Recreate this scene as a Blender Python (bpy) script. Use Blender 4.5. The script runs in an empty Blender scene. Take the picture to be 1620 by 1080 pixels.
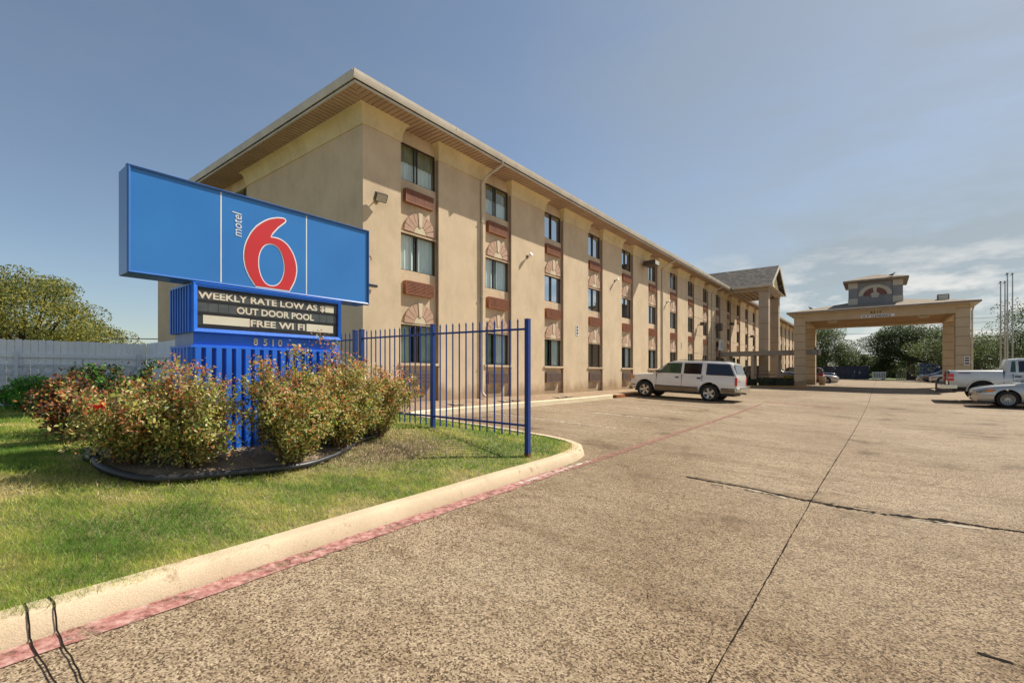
import bpy, bmesh, math, random
import numpy as np
from mathutils import Vector, Matrix
random.seed(7); RNG=np.random.default_rng(11)
sc=bpy.context.scene; C=sc.collection
R=math.radians
TH=math.atan2(580,748)

# ------------------------------------------------------------------ materials
def newmat(name):
    m=bpy.data.materials.new(name); m.use_nodes=True
    nt=m.node_tree; return m,nt,nt.nodes,nt.links,nt.nodes['Principled BSDF']
def noise(N,L,co,scale,detail=4,rough=.55):
    n=N.new('ShaderNodeTexNoise'); n.inputs['Scale'].default_value=scale; n.inputs['Detail'].default_value=detail
    n.inputs['Roughness'].default_value=rough; L.new(co,n.inputs['Vector']); return n
def ramp(N,L,fac,stops):
    r=N.new('ShaderNodeValToRGB'); e=r.color_ramp.elements
    while len(e)<len(stops): e.new(.5)
    for i,(p,c) in enumerate(stops):
        e[i].position=p; e[i].color=(c[0],c[1],c[2],1) if not isinstance(c,(int,float)) else (c,c,c,1)
    L.new(fac,r.inputs['Fac']); return r
def mixc(N,L,a,b,fac,mode='MIX'):
    x=N.new('ShaderNodeMix'); x.data_type='RGBA'; x.blend_type=mode
    for s,v in ((0,fac),(6,a),(7,b)):
        if hasattr(v,'is_output'): L.new(v,x.inputs[s])
        elif s==0: x.inputs[0].default_value=v
        else: x.inputs[s].default_value=(v[0],v[1],v[2],1)
    return x.outputs[2]
def coords(N,kind='Object'):
    t=N.new('ShaderNodeTexCoord'); return t.outputs[kind]
def bump(N,L,b,h,strength=.3,dist=.01):
    x=N.new('ShaderNodeBump'); x.inputs['Strength'].default_value=strength; x.inputs['Distance'].default_value=dist
    L.new(h,x.inputs['Height']); L.new(x.outputs['Normal'],b.inputs['Normal'])
def mat(name,c1,c2=None,scale=3,rough=.7,bmp=0,bscale=60,metal=0,spec=None,fine=0,coat=0,bd=.01):
    m,nt,N,L,b=newmat(name)
    if c2 is None: c2=tuple(v*.85 for v in c1)
    co=coords(N); n=noise(N,L,co,scale)
    r=ramp(N,L,n.outputs['Fac'],[(.32,c1),(.68,c2)]); col=r.outputs['Color']
    if fine:
        n2=noise(N,L,co,bscale,2); r2=ramp(N,L,n2.outputs['Fac'],[(.3,1-fine),(.7,1+fine*.5)])
        col=mixc(N,L,col,r2.outputs['Color'],1.0,'MULTIPLY')
    L.new(col,b.inputs['Base Color']); b.inputs['Roughness'].default_value=rough; b.inputs['Metallic'].default_value=metal
    if spec is not None: b.inputs['Specular IOR Level'].default_value=spec
    if coat: b.inputs['Coat Weight'].default_value=coat; b.inputs['Coat Roughness'].default_value=.05
    if bmp:
        n3=noise(N,L,co,bscale,3); bump(N,L,b,n3.outputs['Fac'],bmp,bd)
    return m
def leafmat(name,c,tr=.42,rough=.5):
    m,nt,N,L,b=newmat(name)
    co=coords(N); n=noise(N,L,co,9,2); r=ramp(N,L,n.outputs['Fac'],[(.3,tuple(v*.7 for v in c)),(.7,tuple(min(1,v*1.3) for v in c))])
    L.new(r.outputs['Color'],b.inputs['Base Color']); b.inputs['Roughness'].default_value=rough
    t=N.new('ShaderNodeBsdfTranslucent'); L.new(r.outputs['Color'],t.inputs['Color'])
    mx=N.new('ShaderNodeMixShader'); mx.inputs[0].default_value=tr
    L.new(b.outputs[0],mx.inputs[1]); L.new(t.outputs[0],mx.inputs[2]); L.new(mx.outputs[0],N['Material Output'].inputs['Surface'])
    return m
def stucco(name,c1,c2,streak=.12):
    m,nt,N,L,b=newmat(name); co=coords(N)
    n=noise(N,L,co,1.3,6,.65); r=ramp(N,L,n.outputs['Fac'],[(.3,c1),(.7,c2)])
    mp=N.new('ShaderNodeMapping'); mp.inputs['Scale'].default_value=(.8,.8,.45); L.new(co,mp.inputs['Vector'])
    s=noise(N,L,mp.outputs[0],1.6,7,.68); rs=ramp(N,L,s.outputs['Fac'],[(.3,1-streak),(.55,1.0)])
    col=mixc(N,L,r.outputs['Color'],rs.outputs['Color'],1,'MULTIPLY')
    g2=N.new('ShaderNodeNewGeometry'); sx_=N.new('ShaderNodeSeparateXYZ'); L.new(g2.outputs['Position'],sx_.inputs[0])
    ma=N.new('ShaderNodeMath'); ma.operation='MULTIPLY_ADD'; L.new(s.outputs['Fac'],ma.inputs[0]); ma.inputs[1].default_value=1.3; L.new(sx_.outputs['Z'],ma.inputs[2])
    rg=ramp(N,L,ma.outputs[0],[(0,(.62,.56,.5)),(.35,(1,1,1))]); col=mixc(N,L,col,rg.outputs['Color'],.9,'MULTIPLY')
    f=noise(N,L,co,55,3,.7); rf=ramp(N,L,f.outputs['Fac'],[(.3,.88),(.7,1.06)])
    col=mixc(N,L,col,rf.outputs['Color'],1,'MULTIPLY')
    L.new(col,b.inputs['Base Color']); b.inputs['Roughness'].default_value=.9; b.inputs['Specular IOR Level'].default_value=.2
    bump(N,L,b,f.outputs['Fac'],.5,.012); return m
M={}
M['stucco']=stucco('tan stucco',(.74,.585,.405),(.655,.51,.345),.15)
M['stucco_recess']=stucco('recess stucco',(.74,.58,.40),(.64,.49,.33),.25)
M['cove']=stucco('cream cove',(.84,.70,.43),(.74,.6,.35),.2)
M['joint']=mat('wall joint',(.22,.16,.1),rough=.9)
M['soffit']=mat('soffit panel',(.58,.41,.29),(.42,.29,.2),1.2,.6)
M['soffit_rib']=mat('soffit rib',(.35,.25,.18),rough=.6)
M['gutter']=mat('gutter metal',(.66,.58,.46),(.52,.45,.35),2,.45)
M['shingle']=None
M['trimbrown']=mat('brown frame',(.4,.29,.2),(.32,.22,.15),4,.5)
M['frame']=mat('window frame',(.05,.035,.025),(.035,.025,.02),4,.4)
M['ac']=mat('air conditioner brown',(.33,.125,.06),(.24,.085,.04),5,.5)
M['ac_dark']=mat('air conditioner slots',(.07,.03,.02),rough=.7)
M['ac_grey']=mat('grey brown vent',(.22,.15,.12),(.16,.1,.08),5,.6)
M['brick']=mat('pink fan brick',(.55,.36,.26),(.46,.29,.2),6,.85,.3,80)
M['fan_back']=mat('fan mortar',(.13,.07,.045),rough=.9)
M['fan_cream']=mat('fan cream',(.7,.6,.42),(.6,.5,.34),5,.85,.3,80)
M['curtain']=mat('white curtain',(.86,.9,.86),(.78,.82,.8),3,.9)
M['drape']=mat('olive drape',(.34,.29,.13),(.24,.2,.09),3,.9)
M['drape_green']=mat('green grey curtain',(.42,.5,.38),(.3,.36,.27),3,.9)
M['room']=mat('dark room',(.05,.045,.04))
M['sign_blue']=mat('sign face blue',(.028,.2,.56),(.022,.175,.52),1.5,.3,coat=.4)
M['frame_blue']=mat('sign frame blue',(.03,.14,.44),(.024,.12,.38),3,.35,coat=.3)
M['pylon_blue']=mat('pylon blue paint',(.015,.17,.78),(.012,.14,.66),4,.45,.15,40)
M['groove_blue']=mat('pylon groove',(.008,.03,.22),rough=.5)
M['pale_blue']=mat('faded blue',(.22,.28,.5),(.17,.23,.44),4,.5)
M['fence_blue']=mat('fence blue',(.012,.05,.26),(.01,.04,.2),8,.4,.1,60)
M['white_ink']=mat('white ink',(.85,.85,.85),rough=.4)
M['red_ink']=mat('red ink',(.62,.03,.035),(.57,.025,.03),2,.35)
M['marq_black']=mat('marquee black',(.03,.033,.035),(.045,.048,.05),9,.35)
M['marq_grey']=mat('marquee tile grey',(.09,.1,.1),(.06,.07,.07),12,.35)
M['marq_cream']=mat('marquee cream',(.72,.68,.54),(.66,.61,.47),3,.5)
M['letter_edge']=mat('letter red edge',(.35,.1,.08),rough=.5)
M['letter_cream']=mat('number cream',(.85,.75,.5),rough=.5)
M['black']=mat('black rubber',(.02,.02,.022),(.035,.035,.038),6,.45)
M['tyre']=mat('tyre rubber',(.015,.015,.015),(.025,.024,.022),8,.75)
M['rim']=mat('wheel alloy',(.62,.6,.57),(.5,.48,.46),5,.3,metal=.7)
M['chrome']=mat('chrome bumper',(.7,.68,.62),(.6,.58,.54),5,.18,metal=.9)
M['white_paint']=mat('white car paint',(.80,.78,.75),(.77,.75,.71),2,.25,coat=.8)
M['silver_paint']=mat('silver car paint',(.5,.49,.46),(.45,.44,.42),2,.28,metal=.5,coat=.8)
M['truck_paint']=mat('silver white truck paint',(.62,.62,.6),(.56,.56,.55),2,.3,metal=.15,coat=.8)
M['navy_paint']=mat('navy car paint',(.015,.02,.06),(.012,.016,.05),2,.25,coat=.9)
M['red_paint']=mat('maroon car paint',(.12,.012,.015),(.1,.01,.012),2,.25,coat=.9)
M['gold']=mat('gold trim',(.2,.145,.085),(.16,.115,.07),2,.35,metal=.4)
M['red_lamp']=mat('red tail lamp',(.7,.02,.015),(.6,.015,.01),9,.2,coat=.6)
M['amber']=mat('amber lamp',(.75,.26,.05),(.6,.2,.04),9,.2,coat=.6)
M['lamp_clear']=mat('clear headlamp',(.42,.45,.42),(.06,.065,.06),9,.12,coat=1)
M['carglass']=mat('dark car glass',(.008,.009,.018),(.006,.007,.014),3,.06,coat=.5)
M['carglass_green']=mat('green car glass',(.05,.12,.06),(.015,.04,.025),4.5,.08,coat=.5)
M['plastic']=mat('dark plastic',(.04,.04,.04),rough=.6)
M['block']=stucco('column block stucco',(.58,.46,.31),(.5,.39,.26),.12)
M['block_grey']=stucco('portico column stucco',(.55,.44,.33),(.47,.38,.28),.1)
M['cupola']=stucco('grey stucco',(.29,.285,.28),(.24,.235,.235),.1)
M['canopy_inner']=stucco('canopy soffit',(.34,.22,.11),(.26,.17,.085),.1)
M['cream_block']=stucco('cream block',(.62,.56,.44),(.54,.48,.38),.1)
M['emblem_red']=mat('emblem brick',(.22,.1,.08),(.17,.08,.06),8,.8)
M['white']=mat('white paint',(.78,.78,.76),(.7,.7,.68),4,.6)
M['walkway']=mat('walkway beam',(.36,.32,.27),(.3,.26,.22),3,.8)
M['yellow']=mat('yellow kerb paint',(.62,.3,.06),(.5,.23,.05),5,.8)
M['hedge']=leafmat('hedge leaf',(.02,.035,.015),.15)
M['flag_yellow']=leafmat('flower yellow',(.5,.42,.05),.3)
M['fencewhite']=mat('weathered white wood',(.86,.88,.92),(.76,.79,.84),2.5,.85,.2,50,fine=.12)
M['ironwhite']=mat('white iron',(.66,.7,.76),(.56,.6,.66),5,.5)
M['kerb']=None
M['pole']=mat('flagpole metal',(.45,.43,.4),rough=.35,metal=.5)
M['navyfence']=mat('navy fence',(.012,.02,.07),(.01,.015,.05),3,.6)
M['bluebin']=mat('bright blue metal',(.02,.05,.42),(.015,.04,.35),3,.5)
M['concrete_dark']=mat('dark concrete',(.16,.13,.11),(.12,.1,.085),6,.9,.3,60)
M['bark']=mat('bark',(.09,.065,.045),(.05,.035,.025),6,.9,.6,30)
M['twig']=mat('rose stem',(.18,.14,.05),(.22,.12,.06),12,.7)
M['bird']=mat('bird feathers',(.03,.03,.035),rough=.7)
M['wire']=mat('cable',(.03,.03,.03),rough=.6)
M['paper']=mat('white plate',(.8,.78,.74),(.74,.72,.68),6,.6)
M['lampglass']=mat('lamp lens',(.6,.55,.45),(.5,.46,.36),8,.25)
M['bronze']=mat('bronze fitting',(.09,.07,.055),(.07,.05,.04),8,.45)
M['navy_ink']=mat('navy ink',(.02,.035,.16),rough=.5)

def m_lot():
    m,nt,N,L,b=newmat('exposed aggregate concrete'); co=coords(N)
    v=N.new('ShaderNodeTexVoronoi'); v.inputs['Scale'].default_value=104; v.inputs['Randomness'].default_value=1
    w=noise(N,L,co,35,3); wm=N.new('ShaderNodeVectorMath'); wm.operation='MULTIPLY_ADD'
    L.new(w.outputs['Color'],wm.inputs[0]); wm.inputs[1].default_value=(.006,.006,.006); L.new(co,wm.inputs[2])
    L.new(wm.outputs[0],v.inputs['Vector'])
    sep=N.new('ShaderNodeSeparateColor'); L.new(v.outputs['Color'],sep.inputs[0])
    st=ramp(N,L,sep.outputs[0],[(0,(.04,.02,.01)),(.24,(.10,.055,.03)),(.36,(.29,.205,.13)),(.7,(.39,.29,.185)),(1,(.58,.46,.31))])
    g=noise(N,L,co,150,2,.6); gr=ramp(N,L,g.outputs['Fac'],[(.3,.62),(.7,1.25)])
    col=mixc(N,L,st.outputs['Color'],gr.outputs['Color'],1,'MULTIPLY')
    # cement film that hides the stones in places
    f=noise(N,L,co,.55,5,.6); fr=ramp(N,L,f.outputs['Fac'],[(.35,.05),(.75,.45)])
    col=mixc(N,L,col,(.33,.265,.185),fr.outputs['Color'])
    # oil and tyre dirt, wide
    d=noise(N,L,co,.23,6,.62); dr=ramp(N,L,d.outputs['Fac'],[(.33,(.72,.68,.63)),(.58,(1,1,1))])
    col=mixc(N,L,col,dr.outputs['Color'],1,'MULTIPLY')
    mp=N.new('ShaderNodeMapping'); mp.inputs['Scale'].default_value=(.16,1.2,1); L.new(co,mp.inputs['Vector'])
    s=noise(N,L,mp.outputs[0],1.6,6,.7); sr=ramp(N,L,s.outputs['Fac'],[(.33,(.72,.68,.64)),(.5,(1,1,1))])
    col=mixc(N,L,col,sr.outputs['Color'],.75,'MULTIPLY')
    sp=noise(N,L,co,2.7,7,.75); spr=ramp(N,L,sp.outputs['Fac'],[(.27,(.55,.48,.42)),(.35,(1,1,1))])
    col=mixc(N,L,col,spr.outputs['Color'],.8,'MULTIPLY')
    o_=noise(N,L,co,.9,3,.5); orr=ramp(N,L,o_.outputs['Fac'],[(.28,(.42,.37,.33)),(.36,(.9,.88,.86)),(.42,(1,1,1))]); col=mixc(N,L,col,orr.outputs['Color'],.8,'MULTIPLY')
    o2=noise(N,L,co,7,5,.7); o2r=ramp(N,L,o2.outputs['Fac'],[(.34,(.66,.6,.54)),(.5,(1,1,1)),(.7,(1.12,1.1,1.06))]); col=mixc(N,L,col,o2r.outputs['Color'],.7,'MULTIPLY')
    L.new(col,b.inputs['Base Color']); b.inputs['Roughness'].default_value=.85; b.inputs['Specular IOR Level'].default_value=.25
    h=mixc(N,L,g.outputs['Fac'],sep.outputs[0],.5); bump(N,L,b,h,.55,.006); return m
M['lot']=m_lot()
def m_kerb(name,c,c2,dirt=(.5,.42,.33)):
    m,nt,N,L,b=newmat(name); co=coords(N)
    n=noise(N,L,co,1.7,6,.65); r=ramp(N,L,n.outputs['Fac'],[(.35,c),(.65,c2)])
    s=noise(N,L,co,6,6,.75); sr=ramp(N,L,s.outputs['Fac'],[(.32,dirt),(.42,(1,1,1))])
    col=mixc(N,L,r.outputs['Color'],sr.outputs['Color'],.85,'MULTIPLY')
    f=noise(N,L,co,120,2); fr=ramp(N,L,f.outputs['Fac'],[(.3,.85),(.7,1.08)]); col=mixc(N,L,col,fr.outputs['Color'],1,'MULTIPLY')
    L.new(col,b.inputs['Base Color']); b.inputs['Roughness'].default_value=.85; b.inputs['Specular IOR Level'].default_value=.2
    bump(N,L,b,f.outputs['Fac'],.35,.006); return m
M['kerb']=m_kerb('kerb concrete',(.66,.53,.37),(.56,.44,.3))
def m_band():
    m,nt,N,L,b=newmat('worn red kerb paint'); co=coords(N)
    n=noise(N,L,co,14,7,.75); r=ramp(N,L,n.outputs['Fac'],[(.36,(.2,.07,.06)),(.48,(.4,.17,.145)),(.62,(.56,.34,.29))])
    L.new(r.outputs['Color'],b.inputs['Base Color']); b.inputs['Roughness'].default_value=.8
    n2=noise(N,L,co,6,8,.8)
    a=ramp(N,L,n2.outputs['Fac'],[(.38,.1),(.5,.95)]); L.new(a.outputs['Color'],b.inputs['Alpha']); return m
M['band']=m_band()
def m_line():
    m,nt,N,L,b=newmat('faded red line'); co=coords(N)
    b.inputs['Base Color'].default_value=(.3,.14,.1,1); b.inputs['Roughness'].default_value=.85
    n2=noise(N,L,co,5,8,.8); a=ramp(N,L,n2.outputs['Fac'],[(.36,.2),(.56,.9)]); L.new(a.outputs['Color'],b.inputs['Alpha']); return m
M['line']=m_line()
def m_fadedwhite():
    m,nt,N,L,b=newmat('faded white line'); co=coords(N)
    b.inputs['Base Color'].default_value=(.75,.68,.58,1); b.inputs['Roughness'].default_value=.85
    n2=noise(N,L,co,7,8,.8); a=ramp(N,L,n2.outputs['Fac'],[(.45,0),(.56,.8)]); L.new(a.outputs['Color'],b.inputs['Alpha']); return m
M['wline']=m_fadedwhite()
M['crack']=mat('crack filler',(.012,.009,.007),(.025,.018,.013),20,.95,spec=.1)
M['patch']=mat('smooth patch',(.4,.33,.24),(.33,.27,.2),3,.9)
M['soil']=mat('mulch soil',(.42,.32,.22),(.25,.18,.115),6,.95,.8,60,fine=.4,bd=.03)
M['gravel']=mat('pebble bed',(.42,.29,.18),(.3,.2,.12),2,.9,.9,70,fine=.45,bd=.02)
M['lawnbase']=mat('lawn soil',(.16,.17,.05),(.26,.22,.09),5,.95,.8,50,fine=.35,bd=.03)
M['farlawn']=mat('far lawn',(.2,.22,.055),(.13,.16,.035),.8,.95,.8,8,fine=.3,bd=.05)
M['earth']=mat('earth',(.2,.17,.1),(.14,.13,.07),.2,.95)
def m_shingle():
    m,nt,N,L,b=newmat('asphalt shingles'); co=coords(N)
    v=N.new('ShaderNodeTexVoronoi'); v.inputs['Scale'].default_value=5; mp=N.new('ShaderNodeMapping'); mp.inputs['Scale'].default_value=(1,2.2,1.6)
    L.new(co,mp.inputs['Vector']); L.new(mp.outputs[0],v.inputs['Vector'])
    sep=N.new('ShaderNodeSeparateColor'); L.new(v.outputs['Color'],sep.inputs[0])
    r=ramp(N,L,sep.outputs[0],[(0,(.025,.023,.023)),(.5,(.06,.052,.048)),(1,(.15,.125,.105))])
    L.new(r.outputs['Color'],b.inputs['Base Color']); b.inputs['Roughness'].default_value=.95; bump(N,L,b,sep.outputs[0],.5,.02); return m
M['shingle']=m_shingle()
M['shingle_tan']=mat('weathered shingles',(.3,.24,.18),(.22,.17,.13),3,.95,.5,30,fine=.3)
def m_glass():
    m,nt,N,L,b=newmat('window glass'); 
    g=N.new('ShaderNodeBsdfGlossy'); g.inputs['Roughness'].default_value=.02; g.inputs['Color'].default_value=(.55,.62,.68,1)
    t=N.new('ShaderNodeBsdfTransparent'); t.inputs['Color'].default_value=(.86,.93,.93,1)
    fr=N.new('ShaderNodeFresnel'); fr.inputs['IOR'].default_value=1.22
    mx=N.new('ShaderNodeMixShader'); L.new(fr.outputs[0],mx.inputs[0]); L.new(t.outputs[0],mx.inputs[1]); L.new(g.outputs[0],mx.inputs[2])
    L.new(mx.outputs[0],N['Material Output'].inputs['Surface']); return m
M['glass']=m_glass()
ROSE=[leafmat('rose leaf olive',(.52,.48,.13)),leafmat('rose leaf green',(.3,.38,.07)),leafmat('rose leaf deep green',(.08,.13,.035)),
      leafmat('rose leaf pale',(.66,.56,.27)),leafmat('rose leaf rust',(.62,.24,.08)),leafmat('rose leaf pink',(.78,.32,.22))]
TREEL=[leafmat('tree leaf dark',(.035,.06,.018)),leafmat('tree leaf mid',(.08,.12,.03)),leafmat('tree leaf light',(.2,.23,.06)),leafmat('tree leaf yellow green',(.42,.36,.07))]
M['rosered']=leafmat('red petals',(.75,.01,.01),.2)
M['yucca']=leafmat('strap leaf',(.3,.36,.06),.35)

# ------------------------------------------------------------------ mesh helpers
class MB:
    def __init__(s): s.v=[];s.f=[];s.m=[]
    def add(s,vs,fs,mi=0):
        o=len(s.v); s.v+=[tuple(v) for v in vs]; s.f+=[tuple(i+o for i in f) for f in fs]; s.m+=[mi]*len(fs); return s
    def box(s,x0,x1,y0,y1,z0,z1,mi=0,M_=None):
        vs=[(x,y,z) for x in (x0,x1) for y in (y0,y1) for z in (z0,z1)]
        if M_ is not None: vs=[M_@Vector(v) for v in vs]
        return s.add(vs,[(0,1,3,2),(4,6,7,5),(0,4,5,1),(2,3,7,6),(0,2,6,4),(1,5,7,3)],mi)
    def prism(s,poly,a,b,axis='x',mi=0):
        """poly of 2D points, extruded from a to b along axis; 2D coords are the two other axes in order"""
        def P(p,t):
            return (t,p[0],p[1]) if axis=='x' else ((p[0],t,p[1]) if axis=='y' else (p[0],p[1],t))
        n=len(poly); vs=[P(p,a) for p in poly]+[P(p,b) for p in poly]
        return s.add(vs,[tuple(range(n))[::-1],tuple(range(n,2*n))]+[(i,(i+1)%n,(i+1)%n+n,i+n) for i in range(n)],mi)
    def tube(s,pts,r,n=8,mi=0,cap=True):
        pts=[Vector(p) for p in pts]; rs=r if isinstance(r,(list,tuple)) else [r]*len(pts); rings=[]; up=None
        for i,p in enumerate(pts):
            d=(pts[min(i+1,len(pts)-1)]-pts[max(i-1,0)]); d.normalize()
            if up is None: up=Vector((0,0,1)) if abs(d.z)<.9 else Vector((1,0,0))
            u=(up-d*up.dot(d)).normalized(); w=d.cross(u); up=u
            rings.append([p+(u*math.cos(2*math.pi*k/n)+w*math.sin(2*math.pi*k/n))*rs[i] for k in range(n)])
        vs=[v for r_ in rings for v in r_]; fs=[]
        for i in range(len(rings)-1):
            for k in range(n): fs.append((i*n+k,i*n+(k+1)%n,(i+1)*n+(k+1)%n,(i+1)*n+k))
        if cap: fs.append(tuple(range(n))[::-1]); fs.append(tuple(range((len(rings)-1)*n,len(rings)*n)))
        return s.add(vs,fs,mi)
    def lathe(s,prof,n=24,mi=0,axis='z',c=(0,0,0)):
        vs=[];fs=[];k=len(prof)
        for i in range(n):
            a=2*math.pi*i/n
            for r,h in prof:
                x,y=r*math.cos(a),r*math.sin(a)
                v=(x,y,h) if axis=='z' else ((h,x,y) if axis=='x' else (x,h,y))
                vs.append((v[0]+c[0],v[1]+c[1],v[2]+c[2]))
        for i in range(n):
            for j in range(k-1):
                a,b=i*k+j,((i+1)%n)*k+j; fs.append((a,b,b+1,a+1))
        return s.add(vs,fs,mi)
    def loft(s,rings,mi=0,cap=True):
        n=len(rings[0]); vs=[v for r in rings for v in r]; fs=[]
        for i in range(len(rings)-1):
            for k in range(n): fs.append((i*n+k,i*n+(k+1)%n,(i+1)*n+(k+1)%n,(i+1)*n+k))
        if cap: fs.append(tuple(range(n))[::-1]); fs.append(tuple(range((len(rings)-1)*n,len(rings)*n)))
        return s.add(vs,fs,mi)
    def mesh(s,name,mats,smooth=None,fix=True):
        me=bpy.data.meshes.new(name); me.from_pydata(s.v,[],s.f)
        for m in (mats if isinstance(mats,(list,tuple)) else [mats]): me.materials.append(m)
        me.polygons.foreach_set('material_index',s.m); me.update()
        if fix:
            bm=bmesh.new(); bm.from_mesh(me); bmesh.ops.recalc_face_normals(bm,faces=bm.faces); bm.to_mesh(me); bm.free()
        if smooth is not None:
            me.polygons.foreach_set('use_smooth',[True]*len(me.polygons)); me.set_sharp_from_angle(angle=R(smooth))
        return me
    def build(s,name,mats,parent=None,smooth=None,fix=True,bev=0):
        o=bpy.data.objects.new(name,s.mesh(name,mats,smooth,fix)); C.objects.link(o)
        if parent: o.parent=parent
        if bev:
            b=o.modifiers.new('bevel','BEVEL'); b.width=bev; b.segments=2; b.limit_method='ANGLE'
        return o
def tag(o,label=None,cat=None,group=None,kind=None):
    if label: o['label']=label
    if cat: o['category']=cat
    if group: o['group']=group
    if kind: o['kind']=kind
    return o
def empty(name,loc=(0,0,0),rz=0,**k):
    o=bpy.data.objects.new(name,None); C.objects.link(o); o.location=loc; o.rotation_euler=(0,0,rz); o.empty_display_size=.2
    tag(o,**k); return o
def kids(o): return [c for c in C.objects if c.parent is o]
CH={}
def copy_tree(o,parent=None):
    c=o.copy(); C.objects.link(c)
    if parent is not None: c.parent=parent
    for ch in list(o.children): copy_tree(ch,c)
    return c
def quads(name,P,mi,mats,parent=None,tri=False):
    """P: (n,k,3) numpy of polygon corners"""
    n,k=P.shape[:2]; me=bpy.data.meshes.new(name); me.vertices.add(n*k); me.vertices.foreach_set('co',P.reshape(-1).astype(np.float32))
    me.loops.add(n*k); me.loops.foreach_set('vertex_index',np.arange(n*k,dtype=np.int32))
    me.polygons.add(n); me.polygons.foreach_set('loop_start',np.arange(0,n*k,k,dtype=np.int32)); me.polygons.foreach_set('loop_total',np.full(n,k,dtype=np.int32))
    for m in mats: me.materials.append(m)
    me.polygons.foreach_set('material_index',mi.astype(np.int32)); me.update(calc_edges=True); me.validate()
    o=bpy.data.objects.new(name,me); C.objects.link(o)
    if parent: o.parent=parent
    return o
def text(name,s,size,mt,M_,parent=None,ext=.002,off=0,align='LEFT',sx=1,shear=0,space=1):
    cu=bpy.data.curves.new(name,'FONT'); cu.body=s; cu.size=size; cu.extrude=ext; cu.offset=off; cu.align_x=align; cu.shear=shear; cu.space_character=space
    cu.resolution_u=3
    o=bpy.data.objects.new('tmp',cu); C.objects.link(o); bpy.context.view_layer.update()
    dg=bpy.context.evaluated_depsgraph_get(); me=bpy.data.meshes.new_from_object(o.evaluated_get(dg)); bpy.data.objects.remove(o)
    me.name=name; me.transform(Matrix.Diagonal((sx,1,1,1))); me.transform(M_); me.materials.clear(); me.materials.append(mt)
    o=bpy.data.objects.new(name,me); C.objects.link(o)
    if parent: o.parent=parent
    return o
def planeX(x,y,z,rot=0):   # text lying on a plane that faces +X, reading toward +Y
    return Matrix.Translation((x,y,z))@Matrix(((0,0,1,0),(1,0,0,0),(0,1,0,0),(0,0,0,1)))@Matrix.Rotation(rot,4,'Z')
def planeY(x,y,z):         # on a plane that faces -Y, reading toward +X
    return Matrix.Translation((x,y,z))@Matrix.Rotation(R(90),4,'X')

# ------------------------------------------------------------------ terrain
def interp(t,pts):
    if t<=pts[0][0]: return pts[0][1]
    for (a,u),(b,v) in zip(pts,pts[1:]):
        if t<=b: return u+(v-u)*(t-a)/(b-a)
    return pts[-1][1]
def lot(x,y):
    z=interp(y,[(17,-1.5),(22,-1.45),(30,-1.33),(41.4,-1.06),(60,-1.05)])
    s=interp(y,[(22,.038),(40,.018)])
    return z+s*min(max(0,-x),9.6)
def ss(a,b,t):
    t=min(1,max(0,(t-a)/(b-a))); return t*t*(3-2*t)
def lawn(x,y):
    z=-1.25+.135*max(0,-x-3.75)
    z=min(z,-.9+.006*max(0,-x-6.3)); z=min(z,-.85)
    z+=.02*math.sin(x*1.7+y*.8)*math.cos(y*1.3)
    if x>-9.9 and y>5.7:
        e=lot(x,7.8)+.115; k=ss(6.0,7.65,y); z=z*(1-k)+e*k
    return z

def grid(name,xs,ys,fn,mt,keep=None,parent=None,kind='structure'):
    mb=MB(); nx=len(xs)
    mb.v=[(x,y,fn(x,y)) for y in ys for x in xs]
    for j in range(len(ys)-1):
        for i in range(nx-1):
            if keep is None or keep((xs[i]+xs[i+1])/2,(ys[j]+ys[j+1])/2):
                mb.f.append((j*nx+i,j*nx+i+1,(j+1)*nx+i+1,(j+1)*nx+i)); mb.m.append(0)
    o=mb.build(name,mt,parent,smooth=60,fix=False)
    if kind: o['kind']=kind
    return o
def fr(a,b,s):
    n=max(1,round((b-a)/s)); return [a+(b-a)*i/n for i in range(n+1)]
def ground(x,y):
    if -60<x<60 and -30<y<110: return (lot(x,y) if x>-9.6 else -1.15)-.14
    return -1.3
gx=[-3000,-800,-250,-120]+fr(-60,60,3)+[120,250,800,3000]; gy=[-3000,-600,-150,-60]+fr(-30,110,3)+[160,300,800,3000]
grid('ground',gx,gy,ground,M['earth'])
# kerb line of the lawn island and of the building bed (outer foot of the kerb)
KP=[(-3.1,-14),(-3.28,-5),(-3.40,-.5),(-3.45,1.2),(-3.55,3.3),(-3.62,5.0),(-3.66,5.9),(-3.72,6.45),(-3.84,6.9),(-4.05,7.25),(-4.4,7.5),(-4.95,7.68),(-6,7.8),(-7.5,7.86),(-8.9,7.9),(-9.25,8.02),(-9.42,8.3),(-9.46,8.8),(-9.5,12),(-9.5,16),(-9.5,19.7)]
def kerb_x(y): return interp(y,[(p[1],p[0]) for p in KP[:10]])
pk=grid('parking_lot',fr(-10.75,26,.75),fr(-14,97,.75),lot,M['lot'])
def inside_kerb(x,y): return x<kerb_x(min(y,7.2))-.1 and y<7.75 if x>-9.6 else y<7.9
def kerb_sweep(path,name,mt,prof,back=-.25,parent=None):
    mb=MB(); rings=[]
    P=[Vector((p[0],p[1])) for p in path]
    Q=[]
    for i in range(len(P)-1):
        n=max(1,int((P[i+1]-P[i]).length/.4))
        for k in range(n): Q.append(P[i].lerp(P[i+1],k/n))
    Q.append(P[-1])
    for i,p in enumerate(Q):
        d=(Q[min(i+1,len(Q)-1)]-Q[max(i-1,0)]).normalized(); nn=Vector((-d.y,d.x)); z0=lot(p.x,p.y)
        w=.006*math.sin(i*1.3)
        rings.append([(p.x+nn.x*(o+w*(h>.05)),p.y+nn.y*(o+w*(h>.05)),z0+h) for o,h in prof])
    mb.loft(rings); return mb.build(name,mt,parent,smooth=35)
PROF=[(0,-.1),(0,.01),(.022,.07),(.04,.11),(.06,.128),(.09,.135),(.2,.133),(.205,-.1)]
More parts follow.
